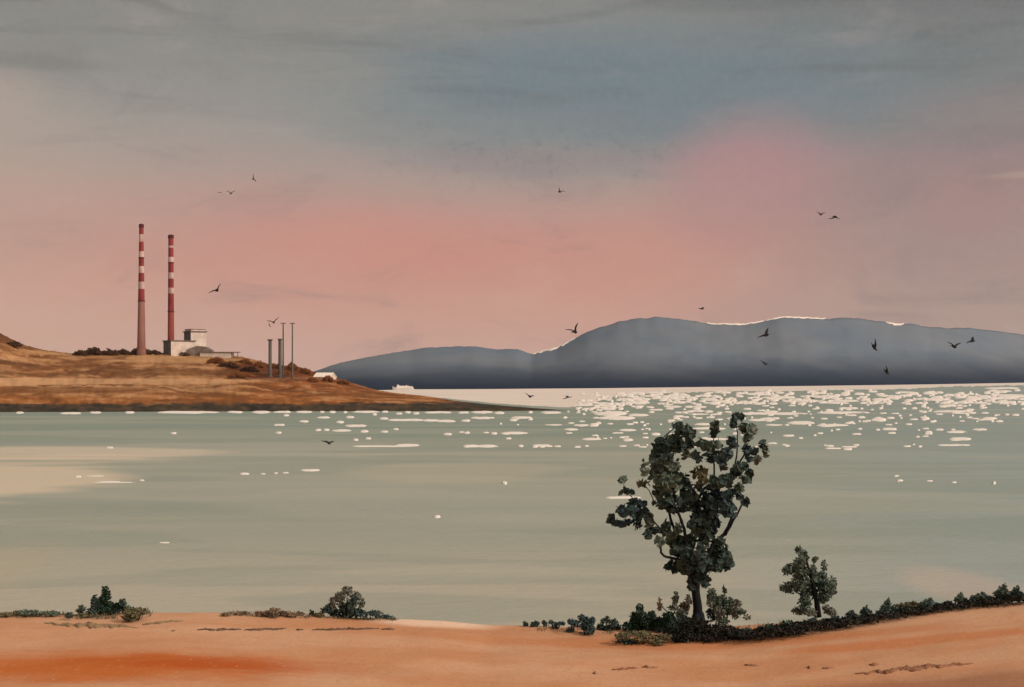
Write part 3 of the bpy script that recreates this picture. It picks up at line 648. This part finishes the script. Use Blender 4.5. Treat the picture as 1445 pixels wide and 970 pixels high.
# ------------------------------------------------------------------ dune shrubs
def shrub(label, bx, by, dabs, size=.11, group='shrubs along the dune crest', cat='shrub', name='dune_shrub', cover=2.3, dj=.5):
    b_ = hit(bx, by)
    limbs = []
    for (x, y, rx, ry, t) in dabs[:5]: limbs.append(([(bx+(x-bx)*.3, by+1), (bx+(x-bx)*.7, (by+y)/2), (x, y)], .03, .008))
    return bush_tree(name, b_, label, cat, dabs, limbs, size, group, cover, 'bark', dj, 'foliage', 'stems')
shrub('dark green shrub with one tall central spire on the left crest', 149, 868,
      [(149, 838, 6, 11, 'green'), (148, 848, 9, 12, 'green'), (137, 852, 9, 10, 'dark'), (133, 846, 4, 7, 'dark'), (150, 860, 18, 8, 'green'), (131, 862, 9, 5, 'dark'), (163, 858, 10, 9, 'green')])
shrub('small round dark shrub right beside the spired green one', 173, 865, [(173, 850, 6, 5, 'dark'), (173, 858, 8, 6, 'mid'), (180, 858, 5, 4, 'mid')], .09)
shrub('small grey-green shrub left beside the spired dark green one', 115, 864, [(115, 858, 6, 5, 'mid'), (113, 862, 7, 3, 'grey')], .09)
shrub('olive shrub spilling onto the sand right of the spired shrub', 192, 876, [(190, 864, 16, 7, 'olive'), (200, 863, 12, 5, 'olive'), (183, 871, 12, 7, 'olive'), (192, 876, 9, 4, 'olive')], .10)
shrub('olive low shrub between the spired shrub and the flat tufts', 142, 869, [(125, 868, 18, 3.5, 'olive'), (150, 867, 10, 4, 'olive'), (98, 868, 5, 4, 'dark')], .09)
shrub('flat olive tuft at the far left edge of the crest', 18, 869, [(8, 867, 12, 3, 'olive'), (24, 866, 10, 4, 'olive')], .09)
shrub('wide flat grey-olive shrub second from the left edge', 44, 869, [(40, 864, 16, 3.5, 'mid'), (44, 868, 20, 3.5, 'olive'), (55, 867, 8, 3.5, 'grey')], .09)
shrub('flat dark green tuft third from the left edge', 70, 868, [(70, 866, 13, 3.5, 'mid'), (80, 867, 7, 3, 'dark')], .09)
shrub('tiny dark sprig leaning on the sand under olive tufts', 97, 873, [(96, 868, 4, 4, 'dark'), (100, 871, 3, 3, 'dark')], .07)
shrub('low dry brown shrub, leftmost of the brownish row', 325, 868, [(318, 867, 9, 2.5, 'brown'), (338, 866, 16, 3, 'brown')], .09)
shrub('grey-brown shrub, highest of the brownish row', 388, 871, [(388, 862, 9, 4, 'brown'), (378, 866, 12, 4, 'brown'), (386, 870, 8, 4, 'brown'), (398, 866, 8, 4, 'brown'), (366, 865, 9, 2.5, 'brown')], .09)
shrub('small tan shrub between the grey-brown one and the ashen bush', 416, 869, [(410, 867, 10, 3.5, 'brown'), (424, 866, 8, 2.5, 'brown')], .09)
shrub('tiny blackish sprig with olive foot left of ashen bush', 440, 870, [(440, 865, 4, 4, 'black'), (446, 869, 9, 4, 'olive'), (452, 868, 6, 4, 'olive')], .08)
shrub('tall ashen-topped dark bush in the middle of left crest', 488, 871,
      [(490, 834, 9, 7, 'grey'), (478, 845, 9, 9, 'grey'), (470, 850, 5, 8, 'grey'), (503, 842, 6, 8, 'grey'), (510, 852, 5, 7, 'grey'), (497, 852, 7, 14, 'dark'), (487, 858, 9, 8, 'dark'), (462, 861, 9, 5, 'dark'), (475, 865, 14, 5, 'dark'), (500, 864, 15, 7, 'dark'), (512, 866, 10, 4, 'blue'), (466, 856, 8, 4, 'grey')])
shrub('flat slate-grey shrub trailing right of the ashen bush', 535, 873, [(528, 866, 14, 4, 'blue'), (542, 871, 14, 3, 'blue'), (555, 873, 8, 2, 'grey')], .09)
# sprigs in a row, left of the big tree
for bx, by, lab in ((741, 884, 'smallest dark sprig at the left tip of the scrub'), (752, 885, 'second small dark sprig from the left tip of scrub'), (757, 883, 'third small dark sprig, close against the second'), (768, 883, 'pair-leaved dark sprig, fourth from the scrub tip')):
    shrub(lab, bx, by, [(bx-1, by-4, 2.6, 4, 'dark'), (bx+2, by-3, 3, 3, 'dark')], .075, 'tiny sprigs at the scrub tip', 'sprig', 'sprig', 3.0, .15)
shrub('low dark sprig with drooping leaves right of the tiny sprigs', 783, 888, [(778, 878, 5, 3, 'blue'), (783, 884, 4, 6, 'blue'), (792, 880, 7, 3, 'blue')], .08, cover=2.6)
shrub('small slate shrub left of the fan-shaped slate shrub', 806, 891, [(806, 877, 5, 5, 'blue'), (812, 880, 7, 5, 'blue'), (805, 890, 6, 5, 'dark')], .09)
shrub('fan-shaped slate-blue shrub among the low scrub left of tree', 828, 896, [(820, 872, 4, 5, 'blue'), (827, 880, 11, 10, 'blue'), (832, 888, 8, 9, 'blue'), (826, 896, 12, 4, 'dark'), (836, 877, 4, 7, 'blue')], .1)
shrub('dark forked shrub between the slate and bottle-green shrubs', 856, 890, [(855, 876, 7, 6, 'dark'), (848, 886, 6, 7, 'dark'), (866, 880, 6, 7, 'dark'), (870, 885, 9, 5, 'blue'), (858, 886, 8, 5, 'dark')], .1)
shrub('bottle-green peaked shrub at the left foot of the tall tree', 904, 891, [(903, 862, 6, 10, 'green'), (896, 872, 8, 9, 'green'), (910, 874, 9, 10, 'green'), (903, 882, 22, 9, 'green'), (888, 884, 10, 7, 'green'), (920, 868, 6, 7, 'green'), (925, 880, 12, 10, 'green')], cover=2.8)
shrub('dark green rounded shrub between peaked shrub and tree trunk', 948, 893, [(944, 870, 10, 7, 'green'), (935, 880, 12, 9, 'green'), (952, 880, 18, 9, 'dark'), (965, 876, 10, 7, 'dark'), (945, 888, 24, 7, 'dark')], cover=2.8)
shrub('olive-brown straggling shrub in front of bottle-green shrubs', 905, 909, [(880, 898, 14, 5, 'olive'), (885, 906, 18, 5, 'dark'), (910, 900, 16, 6, 'olive'), (905, 909, 22, 4, 'black'), (935, 900, 16, 5, 'olive'), (928, 907, 12, 4, 'olive'), (898, 894, 20, 4, 'olive')], cover=2.0)
shrub('black-green mat of heather at the tree foot', 985, 903, [(960, 896, 18, 9, 'black'), (985, 890, 28, 9, 'black'), (1000, 898, 32, 7, 'black'), (1035, 900, 24, 5, 'black'), (978, 880, 24, 8, 'black'), (965, 906, 14, 5, 'black'), (988, 908, 12, 4, 'olive'), (1015, 888, 28, 6, 'black')], cover=2.8)
shrub('taupe leafy shrub left behind the trunk of tall tree', 962, 872, [(931, 853, 3.5, 10, 'brown'), (953, 846, 4.5, 11, 'grey'), (949, 858, 8, 4, 'grey'), (966, 858, 8, 9, 'brown'), (972, 848, 5, 9, 'grey'), (962, 866, 9, 6, 'grey')], .12)
shrub('grey-green loose shrub right behind the trunk of tall tree', 1022, 878,
      [(1004, 838, 6, 10, 'mid'), (1012, 848, 10, 9, 'mid'), (1022, 834, 2.5, 7, 'mid'), (1020, 848, 7, 9, 'mid'), (1030, 850, 7, 7, 'mid'), (1040, 854, 7, 8, 'grey'), (1028, 862, 9, 6, 'mid'), (1014, 864, 9, 11, 'grey'), (1006, 866, 9, 13, 'blue'), (1038, 866, 6, 9, 'grey'), (1046, 864, 8, 4, 'mid'), (1054, 871, 6, 4, 'grey'), (1020, 876, 10, 6, 'mid'), (1002, 848, 5, 12, 'grey')], .12)
# dark heather running up the right crest: one clump after another
hd = [(1060, 897, 34, 9), (1095, 894, 28, 10), (1125, 889, 28, 10), (1158, 884, 28, 9), (1190, 880, 26, 8.5), (1222, 875, 24, 8), (1254, 870, 25, 7.5), (1285, 864.5, 24, 7), (1316, 860, 24, 6.5), (1346, 856, 24, 6.5), (1376, 852, 22, 6), (1404, 848.5, 22, 6), (1432, 845, 22, 5.5), (1458, 842, 20, 5.5)]
hl = ['black heather clump just right of the tree foot mat', 'black heather clump with ragged brown skirt left of small tree', 'wide black heather clump below the left side of small tree', 'black heather clump right under the small leaning tree', 'black heather clump just right of the small tree', 'black heather clump below the two thumb-sized sprigs', 'black heather clump with notched lower edge, mid right crest',
      'black heather clump left of the olive-topped crest', 'black heather clump beneath the olive-topped crest', 'black heather clump below the pointed green sprig', 'black heather clump right of the pointed green sprig', 'black heather clump below the tallest right-hand sprig', 'thin black heather clump below the last curled sprig', 'black heather clump cut by the right edge']
for (x, y, rx, ry), lab in zip(hd, hl):
    ry *= .95 if x < 1200 else .8
    f1, f2, f3 = rng.uniform(.5, 1.5, 3)
    shrub(lab, x, y+ry*.6, [(x, y-ry*.35, rx*1.1, ry*.75, 'black'), (x-rx*.4*f1, y-ry*.1, rx*.6, ry*.9*f2, 'dark'), (x+rx*.4*f3, y-ry*.5, rx*.5*f2, ry*.75, 'black'), (x+rx*.3*f2, y+ry*.5*f1, rx*.4*f3, ry*.5, 'black'), (x-rx*.5*f3, y+ry*.4*f2, rx*.3*f1, ry*.5, 'black'), (x-rx*.3*f1, y-ry*.9, rx*.25*f3, ry*.5*f1, 'dark'), (x+rx*.5*f1, y-ry*1.0, rx*.16*f2, ry*.5*f3, 'mid')],
          .13, 'heather clumps up the right crest', 'heather', 'heather_clump', 1.9, .6)
for bx, by, h_, w_, t, lab in ((1201, 870, 9, 5, 'dark', 'thumb-sized dark sprig right of the small tree'), (1221, 866, 11, 5, 'dark', 'second thumb-sized dark sprig right of the small tree'), (1252, 862, 17, 6, 'mid', 'upright dark green sprig with side leaf, mid right crest'),
        (1285, 857, 8, 14, 'olive', 'low olive sprig capping the right crest'), (1310, 855, 11, 8, 'mid', 'rounded green sprig right of the olive one'), (1355, 849, 13, 5, 'mid', 'pointed green sprig on the right crest'), (1385, 845, 9, 9, 'mid', 'low green sprig left of the tallest right-hand sprig'),
        (1415, 842, 17, 8, 'mid', 'tallest leaning green sprig near the right edge'), (1434, 840, 13, 5, 'dark', 'last curled dark sprig at the right edge')):
    shrub(lab, bx, by, [(bx, by-h_*.35, w_*1.2, h_*.4, t), (bx+w_*.3, by-h_*.72, w_*.4, h_*.35, t), (bx-w_*.9, by-h_*.2, w_*.9, h_*.28, t), (bx+w_*1.1, by-h_*.18, w_*1.0, h_*.25, 'dark'), (bx-w_*.4, by-h_*.6, w_*.3, h_*.25, t)], .09, 'sprigs poking from the heather', 'sprig', 'sprig', 2.8, .2)

# ------------------------------------------------------------------ weed scraps, and shade strips shaped as dark mats on the sand
def sand_streak(label, x0, x1, yc, th, m_, slope=0.0, taper=.8):
    n_ = max(8, int((x1-x0)/3)); up, ridge, lo = [], [], []
    sd_ = rng.random()*50
    for i in range(n_+1):
        t = i/n_; px = x0+(x1-x0)*t; y_ = yc+slope*(t-.5)+th*.25*fbm(px*.05, sd_)
        w_ = th*.5*max(.08, math.sin(math.pi*t)**taper)*(1+.5*fbm(px*.13, sd_+9))
        a, c, b_ = hit(px, y_-w_), hit(px, y_), hit(px, y_+w_)
        ht = .02+.05*max(0, .6+fbm(px*.3, sd_+4))*math.sin(math.pi*t)**.5
        up.append(a-Vector((0, 0, .03))); lo.append(b_-Vector((0, 0, .03))); ridge.append(c+Vector((0, 0, ht)))
    c0 = ridge[n_//2].copy(); v_ = [p-c0 for p in up+ridge+lo]; m = n_+1; f_ = []
    for i in range(n_):
        f_ += [(m+i, m+i+1, i+1, i), (2*m+i, 2*m+i+1, m+i+1, m+i), (i, i+1, 2*m+i+1, 2*m+i)]
    o = link('weed_shadow_streak', v_, f_, m_, smooth=True); o.location = c0; tag(o, label, 'seaweed', 'brown weed and shadow strips lying on the sand')
sand_streak('long brown shadow mat below the spired shrub', 62, 195, 883, 10, M['shadow_olive'], 5)
sand_streak('brown shadow strip trailing right of the olive shrub', 200, 258, 879.5, 5.5, M['shadow_olive'], -5)
sand_streak('purplish shadow strip left of the two on the open sand', 278, 341, 889.5, 4, M['weed'])
sand_streak('purplish shadow strip right of the pair on open sand', 344, 404, 889, 4.5, M['weed'], -2)
sand_streak('thin seaweed scrap left of the sand strip below ashen bush', 418, 428, 889.5, 2, M['weed'])
sand_streak('long thin shadow strip on the sand below ashen bush', 440, 535, 889, 3.5, M['weed'], -2)
sand_streak('short thin shadow strip right of the long one', 537, 557, 889, 2.5, M['weed'])
sand_streak('tiny dark seaweed scrap left of the purplish shadow strips', 242, 247, 891, 2, M['weed'])
sand_streak('reddish weed scrap below the olive-brown shrub', 863, 900, 945, 4, M['weed_shadow_red'], -2)
sand_streak('small reddish weed scrap right of its longer neighbour', 905, 928, 942.5, 3, M['weed_shadow_red'])
sand_streak('tiny reddish weed speck at the bottom of sand', 836, 842, 951, 4, M['weed_shadow_red'])
sand_streak('small weed scrap on bare sand below heather', 1050, 1070, 940, 4, M['weed_shadow_red'])
sand_streak('upright dark weed fleck beside the small weed scrap', 1139, 1145, 944, 6, M['weed_shadow_red'])
sand_streak('small flat weed scrap left of the long dark streak', 1160, 1176, 943.5, 5, M['weed_shadow_red'])
sand_streak('faint weed scrap above the long dark streak', 1226, 1240, 939, 5, M['weed_shadow_red'])
sand_streak('long dark tapering shadow strip at bottom right', 1206, 1374, 944, 11, M['weed_shadow_red'], -16, .6)

# ------------------------------------------------------------------ ridge scrub on the headland
def far_bush(px, yb, wpx, hpx, m_, label, d_=None, group='scrub on the headland brow'):
    d_ = hl_hit(px, yb+1.5); k_ = d_/F; z = hl_z(px, d_); p = Vector(((px-722.5)*k_, d_, z-.5))
    root = empty('scrub_bush', p); tag(root, label, 'bush', group)
    ht = at(px, yb-hpx, d_).z-p.z; W = wpx*k_
    mb = MB()
    for i in range(3): mb.tube([(0, 0, -1), ((i-1)*W*.15, 0, ht*.3), ((i-1)*W*.3, 0, ht*.6)], [.6, .4, .15], 5)
    mb.build('stems', M['l_bark'], root)
    mb = MB()
    for i in range(14):
        x = (i/13-.5)*.9*W; hh = ht*(1-(abs(x)/(.62*W))**2)*rng.uniform(.62, 1)
        leaves(mb, (x, rng.uniform(-3, 3), hh*.45), (W*.14, W*.14, hh*.55), 0, 90, max(1.6, ht*.22))
    mb.build('foliage', m_, root)
for a in ((114, 500, 20, 7, M['l_bark'], 'dark brown bush at the left end of brow scrub'), (133, 500, 26, 12, M['l_bark'], 'tallest dark brown bush on the left brow'), (155, 500, 24, 9, M['l_bark'], 'second dark brown bush right of the tallest one'),
          (174, 499, 20, 8, M['l_bark'], 'dark brown bush left of the tall chimney foot'), (198, 499, 26, 11, M['l_bark'], 'brown bush hugging the foot of the taller chimney'), (218, 499, 18, 7, M['l_bark'], 'dark brown bush between chimney foot and pale hall')): far_bush(*a)
for a in ((256, 501, 22, 6, M['l_bark'], 'dark bush at the foot of the low pale hall', 1770), (366, 517, 12, 9, M['l_rust'], 'rust bush left of the grey stacks', 1690), (388, 519, 22, 8, M['l_rust'], 'rust bush at the feet of the grey stacks', 1675), (412, 521, 13, 11, M['l_rust'], 'pointed rust bush at the rightmost mast foot', 1670), (430, 526, 16, 8, M['l_rust'], 'rust bush right of the masts, above the white barn', 1660)): far_bush(*a)

for a in ((305, 511, 24, 8, M['l_rust'], 'dark rust scrub low on the slope under the long shed'), (322, 518, 30, 9, M['l_bark'], 'widest brown scrub in the middle of the rust slope'), (345, 512, 20, 7, M['l_rust'], 'rust scrub just below the brow right of the long shed'),
          (352, 523, 24, 8, M['l_bark'], 'brown scrub below and left of the grey stacks'), (340, 531, 34, 7, M['l_rust'], 'flat rust scrub low down under the brown clumps'), (398, 528, 22, 7, M['l_rust'], 'rust scrub below the lamp masts'),
          (463, 537, 14, 9, M['l_rust'], 'rust scrub partly hiding the right end of the barn'), (440, 538, 16, 6, M['l_rust'], 'low rust scrub under the left corner of the barn'), (484, 541, 18, 6, M['l_rust'], 'rust scrub on the falling shoulder right of the barn'), (18, 487, 26, 7, M['l_bark'], 'brown scrub on the mound at the far left')): far_bush(*a)

# ------------------------------------------------------------------ dune grass
mb = MB(); gmats = [M['l_olive'], M['l_brown'], M['l_mid']]
def grass(x0, x1, dy0, dy1, n_, lo, hi, w_):
    for _ in range(n_):
        px = rng.uniform(x0, x1); y_ = np.interp(px, cx_, cy_)+rng.uniform(dy0, dy1)
        ed = min(px-x0, x1-px)/(x1-x0)
        if fbm(px*.06, y_*.2, 3) < .22-min(1, ed*4)*.32: continue
        c = hit(px, y_); L = rng.uniform(lo, hi); a = rng.uniform(0, 6.28); ln = rng.uniform(.3, 1.1)*L
        dx, dy = math.cos(a), math.sin(a); sdx, sdy = -dy*.011, dx*.011
        b_ = c-Vector((0, 0, .02)); m1 = c+Vector((dx*ln*.35, dy*ln*.35, L*.6)); t_ = c+Vector((dx*ln, dy*ln, L*.95))
        q = Vector((sdx, sdy, 0)); mb.add([b_-q, b_+q, m1+q*.8, m1-q*.8, t_], [(0, 1, 2, 3), (3, 2, 4)], int(rng.choice(3, p=w_)))
grass(-10, 110, -1, 4, 700, .05, .16, (.6, .15, .25)); grass(95, 215, 1, 9, 500, .05, .15, (.7, .2, .1)); grass(310, 450, 0, 5, 600, .04, .13, (.25, .65, .1)); grass(445, 560, 0, 4, 350, .04, .12, (.3, .4, .3))
grass(740, 870, 0, 9, 350, .05, .14, (.3, .2, .5)); grass(860, 1060, 4, 24, 800, .05, .16, (.5, .2, .3)); grass(1050, 1230, 0, 13, 500, .05, .14, (.35, .25, .4)); grass(1230, 1450, 0, 7, 500, .05, .14, (.35, .25, .4))
tag(mb.build('dune_grass', gmats), 'sparse olive and straw coloured grass along the dune crest', 'grass', None, 'stuff')

# ------------------------------------------------------------------ sun glitter, put in as solid white flecks
glints = []   # px, py, width, height
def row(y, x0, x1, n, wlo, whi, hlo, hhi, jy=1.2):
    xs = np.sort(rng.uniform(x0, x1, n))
    for x in xs: glints.append((x, y+rng.normal()*jy, rng.uniform(wlo, whi)*(1 if rng.random() < .86 else 2.4), rng.uniform(hlo, hhi)))
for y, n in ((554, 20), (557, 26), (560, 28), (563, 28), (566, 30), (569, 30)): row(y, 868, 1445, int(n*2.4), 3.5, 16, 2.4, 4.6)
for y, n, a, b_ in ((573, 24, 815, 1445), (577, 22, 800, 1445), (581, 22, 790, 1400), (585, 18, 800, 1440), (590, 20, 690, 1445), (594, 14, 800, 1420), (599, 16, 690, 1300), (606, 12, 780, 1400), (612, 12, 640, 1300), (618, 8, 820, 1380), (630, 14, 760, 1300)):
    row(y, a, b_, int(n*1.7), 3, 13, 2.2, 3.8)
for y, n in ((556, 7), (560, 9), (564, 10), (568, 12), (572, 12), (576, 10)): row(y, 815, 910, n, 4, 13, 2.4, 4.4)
glints += [(1190, 582.5, 80, 4), (1085, 584, 110, 4), (1340, 581, 46, 4), (1240, 592.5, 22, 6), (1130, 597, 40, 5), (1175, 600.5, 46, 4), (1305, 591, 13, 6), (1396, 591, 20, 5), (1310, 611.5, 12, 7), (1355, 620, 32, 6), (1346, 628.5, 48, 3.5), (1350, 610, 30, 4), (1255, 606, 22, 5), (1176, 633, 24, 3), (1196, 634, 14, 4), (1280, 630, 12, 3),
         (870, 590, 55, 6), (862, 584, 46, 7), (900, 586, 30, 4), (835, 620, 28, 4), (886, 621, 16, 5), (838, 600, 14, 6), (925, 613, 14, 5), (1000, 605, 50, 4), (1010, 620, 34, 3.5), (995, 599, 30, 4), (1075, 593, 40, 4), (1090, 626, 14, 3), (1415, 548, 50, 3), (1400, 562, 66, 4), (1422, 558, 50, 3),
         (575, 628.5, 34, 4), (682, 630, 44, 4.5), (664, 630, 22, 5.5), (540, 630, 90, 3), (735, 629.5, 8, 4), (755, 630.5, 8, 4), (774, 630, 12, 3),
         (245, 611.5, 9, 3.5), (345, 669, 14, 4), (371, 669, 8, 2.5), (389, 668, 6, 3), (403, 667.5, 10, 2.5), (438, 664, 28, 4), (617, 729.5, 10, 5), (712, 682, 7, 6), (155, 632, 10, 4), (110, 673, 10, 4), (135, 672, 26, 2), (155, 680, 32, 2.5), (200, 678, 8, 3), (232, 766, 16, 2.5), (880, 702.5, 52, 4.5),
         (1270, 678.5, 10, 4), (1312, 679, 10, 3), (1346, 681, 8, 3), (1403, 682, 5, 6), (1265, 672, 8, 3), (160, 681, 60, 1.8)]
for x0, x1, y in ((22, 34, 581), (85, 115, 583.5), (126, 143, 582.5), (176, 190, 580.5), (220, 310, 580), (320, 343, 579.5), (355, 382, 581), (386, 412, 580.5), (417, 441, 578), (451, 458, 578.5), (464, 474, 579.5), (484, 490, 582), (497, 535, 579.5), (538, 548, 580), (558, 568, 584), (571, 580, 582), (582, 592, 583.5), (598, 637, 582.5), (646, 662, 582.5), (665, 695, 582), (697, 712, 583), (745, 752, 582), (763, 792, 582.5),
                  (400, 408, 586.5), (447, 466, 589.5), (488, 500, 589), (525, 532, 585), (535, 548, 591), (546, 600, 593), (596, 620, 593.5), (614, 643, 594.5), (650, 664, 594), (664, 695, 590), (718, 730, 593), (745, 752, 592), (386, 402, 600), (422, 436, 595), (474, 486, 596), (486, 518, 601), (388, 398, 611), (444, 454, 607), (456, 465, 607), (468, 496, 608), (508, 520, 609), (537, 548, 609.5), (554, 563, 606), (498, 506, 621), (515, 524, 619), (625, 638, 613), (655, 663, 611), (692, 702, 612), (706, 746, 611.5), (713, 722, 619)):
    glints.append(((x0+x1)/2, y, x1-x0, 4.0))
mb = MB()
for px, py, w_, h_ in glints:
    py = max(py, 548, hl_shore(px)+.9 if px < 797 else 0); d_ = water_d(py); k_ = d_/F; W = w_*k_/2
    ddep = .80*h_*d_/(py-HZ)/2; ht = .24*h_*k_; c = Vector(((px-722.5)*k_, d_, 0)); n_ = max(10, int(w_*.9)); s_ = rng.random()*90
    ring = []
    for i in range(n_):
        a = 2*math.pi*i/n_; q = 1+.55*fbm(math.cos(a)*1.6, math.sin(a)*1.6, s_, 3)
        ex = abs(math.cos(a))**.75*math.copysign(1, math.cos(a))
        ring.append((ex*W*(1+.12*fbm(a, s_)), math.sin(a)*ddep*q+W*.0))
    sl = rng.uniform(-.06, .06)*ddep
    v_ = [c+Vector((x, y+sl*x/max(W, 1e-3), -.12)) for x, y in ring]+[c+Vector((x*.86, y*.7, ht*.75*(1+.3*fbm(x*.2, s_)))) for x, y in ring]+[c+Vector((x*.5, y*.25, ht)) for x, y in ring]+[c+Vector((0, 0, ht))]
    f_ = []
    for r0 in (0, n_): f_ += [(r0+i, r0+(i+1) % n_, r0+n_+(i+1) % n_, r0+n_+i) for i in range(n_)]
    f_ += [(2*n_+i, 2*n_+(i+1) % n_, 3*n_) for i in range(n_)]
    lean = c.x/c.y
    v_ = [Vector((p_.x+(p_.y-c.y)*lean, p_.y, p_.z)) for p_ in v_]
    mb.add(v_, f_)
tag(mb.build('sun_glitter', M['glitter'], smooth=True), 'scattered white flecks of sun glitter across the channel', 'glitter', None, 'stuff')

# ------------------------------------------------------------------ gulls
def gull(px, py, span_px, lift, sweep, bank, head, label, span=1.15):
    d_ = F*span/(span_px*1.75)
    c = at(px, py, d_)
    secs = [0, .07, .13, .2, .38, .6, .8, .93, 1.0]; ch = [.58, .52, .36, .31, .29, .25, .19, .11, .03]; tk = [.19, .17, .11, .085, .07, .056, .04, .024, .008]
    V_, F_ = [], []; order = [-s_ for s_ in reversed(secs[1:])]+secs; n_ = 8
    for s_ in order:
        i = secs.index(abs(s_)); a = abs(s_); half = span/2
        x = s_*half; inner = min(a, .42); z = half*(math.sin(lift)*inner*1.25+math.sin(lift*.35)*max(0, a-.42))
        y = half*(-.10*math.sin(math.pi*min(a/.42, 1))*1+sweep*max(0, a-.42)**1.2)     # +y = towards the tail
        x *= math.cos(lift)**.6
        for q in range(n_):
            an = 2*math.pi*q/n_; V_.append((x, y+ch[i]*.5*math.cos(an)*(1.0)+(0.03 if a < .1 else 0), z+tk[i]*.5*math.sin(an)*(1-.35*math.cos(an))))
    m = len(order)
    for j in range(m-1): F_ += [(j*n_+q, j*n_+(q+1) % n_, (j+1)*n_+(q+1) % n_, (j+1)*n_+q) for q in range(n_)]
    F_ += [tuple(reversed(range(n_))), tuple((m-1)*n_+q for q in range(n_))]
    mb = MB(); mb.add(V_, F_)
    # head with bill and fanned tail
    mb.lathe([(.012, -.10), (.045, -.05), (.055, 0), (.045, .05), (.018, .085), (.004, .14)], 8)
    hv = mb.v[len(V_):]; mb.v[len(V_):] = [(x, -.28-z, .02+y) for x, y, z in hv]
    o_ = len(mb.v); mb.add([(-.03, .24, .01), (.03, .24, .01), (.10, .42, .015), (-.10, .42, .015), (-.03, .24, -.02), (.03, .24, -.02), (.10, .42, 0), (-.10, .42, 0)],
                           [(0, 1, 2, 3), (7, 6, 5, 4), (0, 4, 5, 1), (1, 5, 6, 2), (2, 6, 7, 3), (3, 7, 4, 0)])
    o = mb.build('gull', M['gull'], smooth=True); o.location = c; o.rotation_mode = 'ZYX'; o.rotation_euler = (R(12), bank, head)
    tag(o, label, 'gull', 'dark gulls in flight over the bay')
for a in ((357, 252, 8, .5, .5, R(75), .3, 'dark gull banked steeply, highest of the three at upper left'), (310, 272, 4.5, .2, .4, 0, .2, 'tiny speck-like gull, leftmost of the upper left trio'), (326, 273.5, 9, .75, .3, 0, .1, 'small shallow-winged gull right beside the tiny speck gull'),
          (306.5, 410, 14.5, .5, .5, R(-38), .5, 'large dark gull gliding right of the striped chimneys'), (386.5, 455.5, 12, .7, .3, R(-14), .2, 'dark gull just above the thick left grey stack'), (380, 459, 5, .3, .4, R(70), .2, 'tiny gull below the one above the grey stack'),
          (789.5, 271, 9, .9, .4, R(35), -.4, 'dark gull alone in the upper middle sky'), (811, 469, 17, .95, .3, R(-25), .3, 'dark V-winged gull above the left shoulder of hills'), (1158, 303, 9, .6, .2, R(5), .1, 'shallow-winged gull, left one of the pair at upper right'), (1178, 306, 11, -.45, .4, R(0), .2, 'arched-winged gull, right one of the pair at upper right'),
          (990, 436, 7.5, .3, .4, R(-5), .8, 'small gull just over the crest of the hills'), (1080, 473.5, 15, .5, .4, R(-35), .5, 'dark gull against the hills, beneath their left snow line'), (1079, 513, 10, .25, .5, R(25), .4, 'slim gull low against the hills, tilting right'), (1233, 490, 14, .5, .6, R(72), .5, 'bulky upright-banked gull against the middle of the hills'),
          (1250.5, 525, 11, .6, .5, R(55), .5, 'gull banked above the waterline, lowest against the hills'), (1346, 489.5, 14, .7, .25, R(5), .1, 'broad V-winged gull, left one of the right-hand pair'), (1371, 482, 11, .4, .5, R(-30), .6, 'tilted gull, right one of the right-hand pair on hills'), (747, 559.5, 10, .4, .4, R(22), .4, 'low gull over the pale reflection band, left of two'),
          (801, 560, 9, -.35, .4, R(-8), .4, 'low gull over the pale reflection band, right of two'), (463, 625, 12, .25, .5, R(14), .6, 'low gull over open water below the headland'), (1146, 562, 5.5, .3, .4, R(20), .5, 'tiny gull low over the sparkling channel')):
    gull(*a)

# ------------------------------------------------------------------ sea air
mh = bpy.data.materials.new('sea haze'); mh.use_nodes = True; n = NT(mh.node_tree); n.n.clear()
pv = n.new('ShaderNodeVolumePrincipled'); pv.inputs['Color'].default_value = (.78, .84, .92, 1); pv.inputs['Density'].default_value = 9.0e-6; pv.inputs['Anisotropy'].default_value = 0.0
n.l.new(pv.outputs[0], n.new('ShaderNodeOutputMaterial').inputs['Volume'])
mb = MB(); mb.box(-15000, 15000, -2000, 15000, -5, 900)
hz = mb.build('haze', mh); hz['kind'] = 'stuff'; tag(hz, 'thin blue evening haze lying over the whole bay', 'haze')
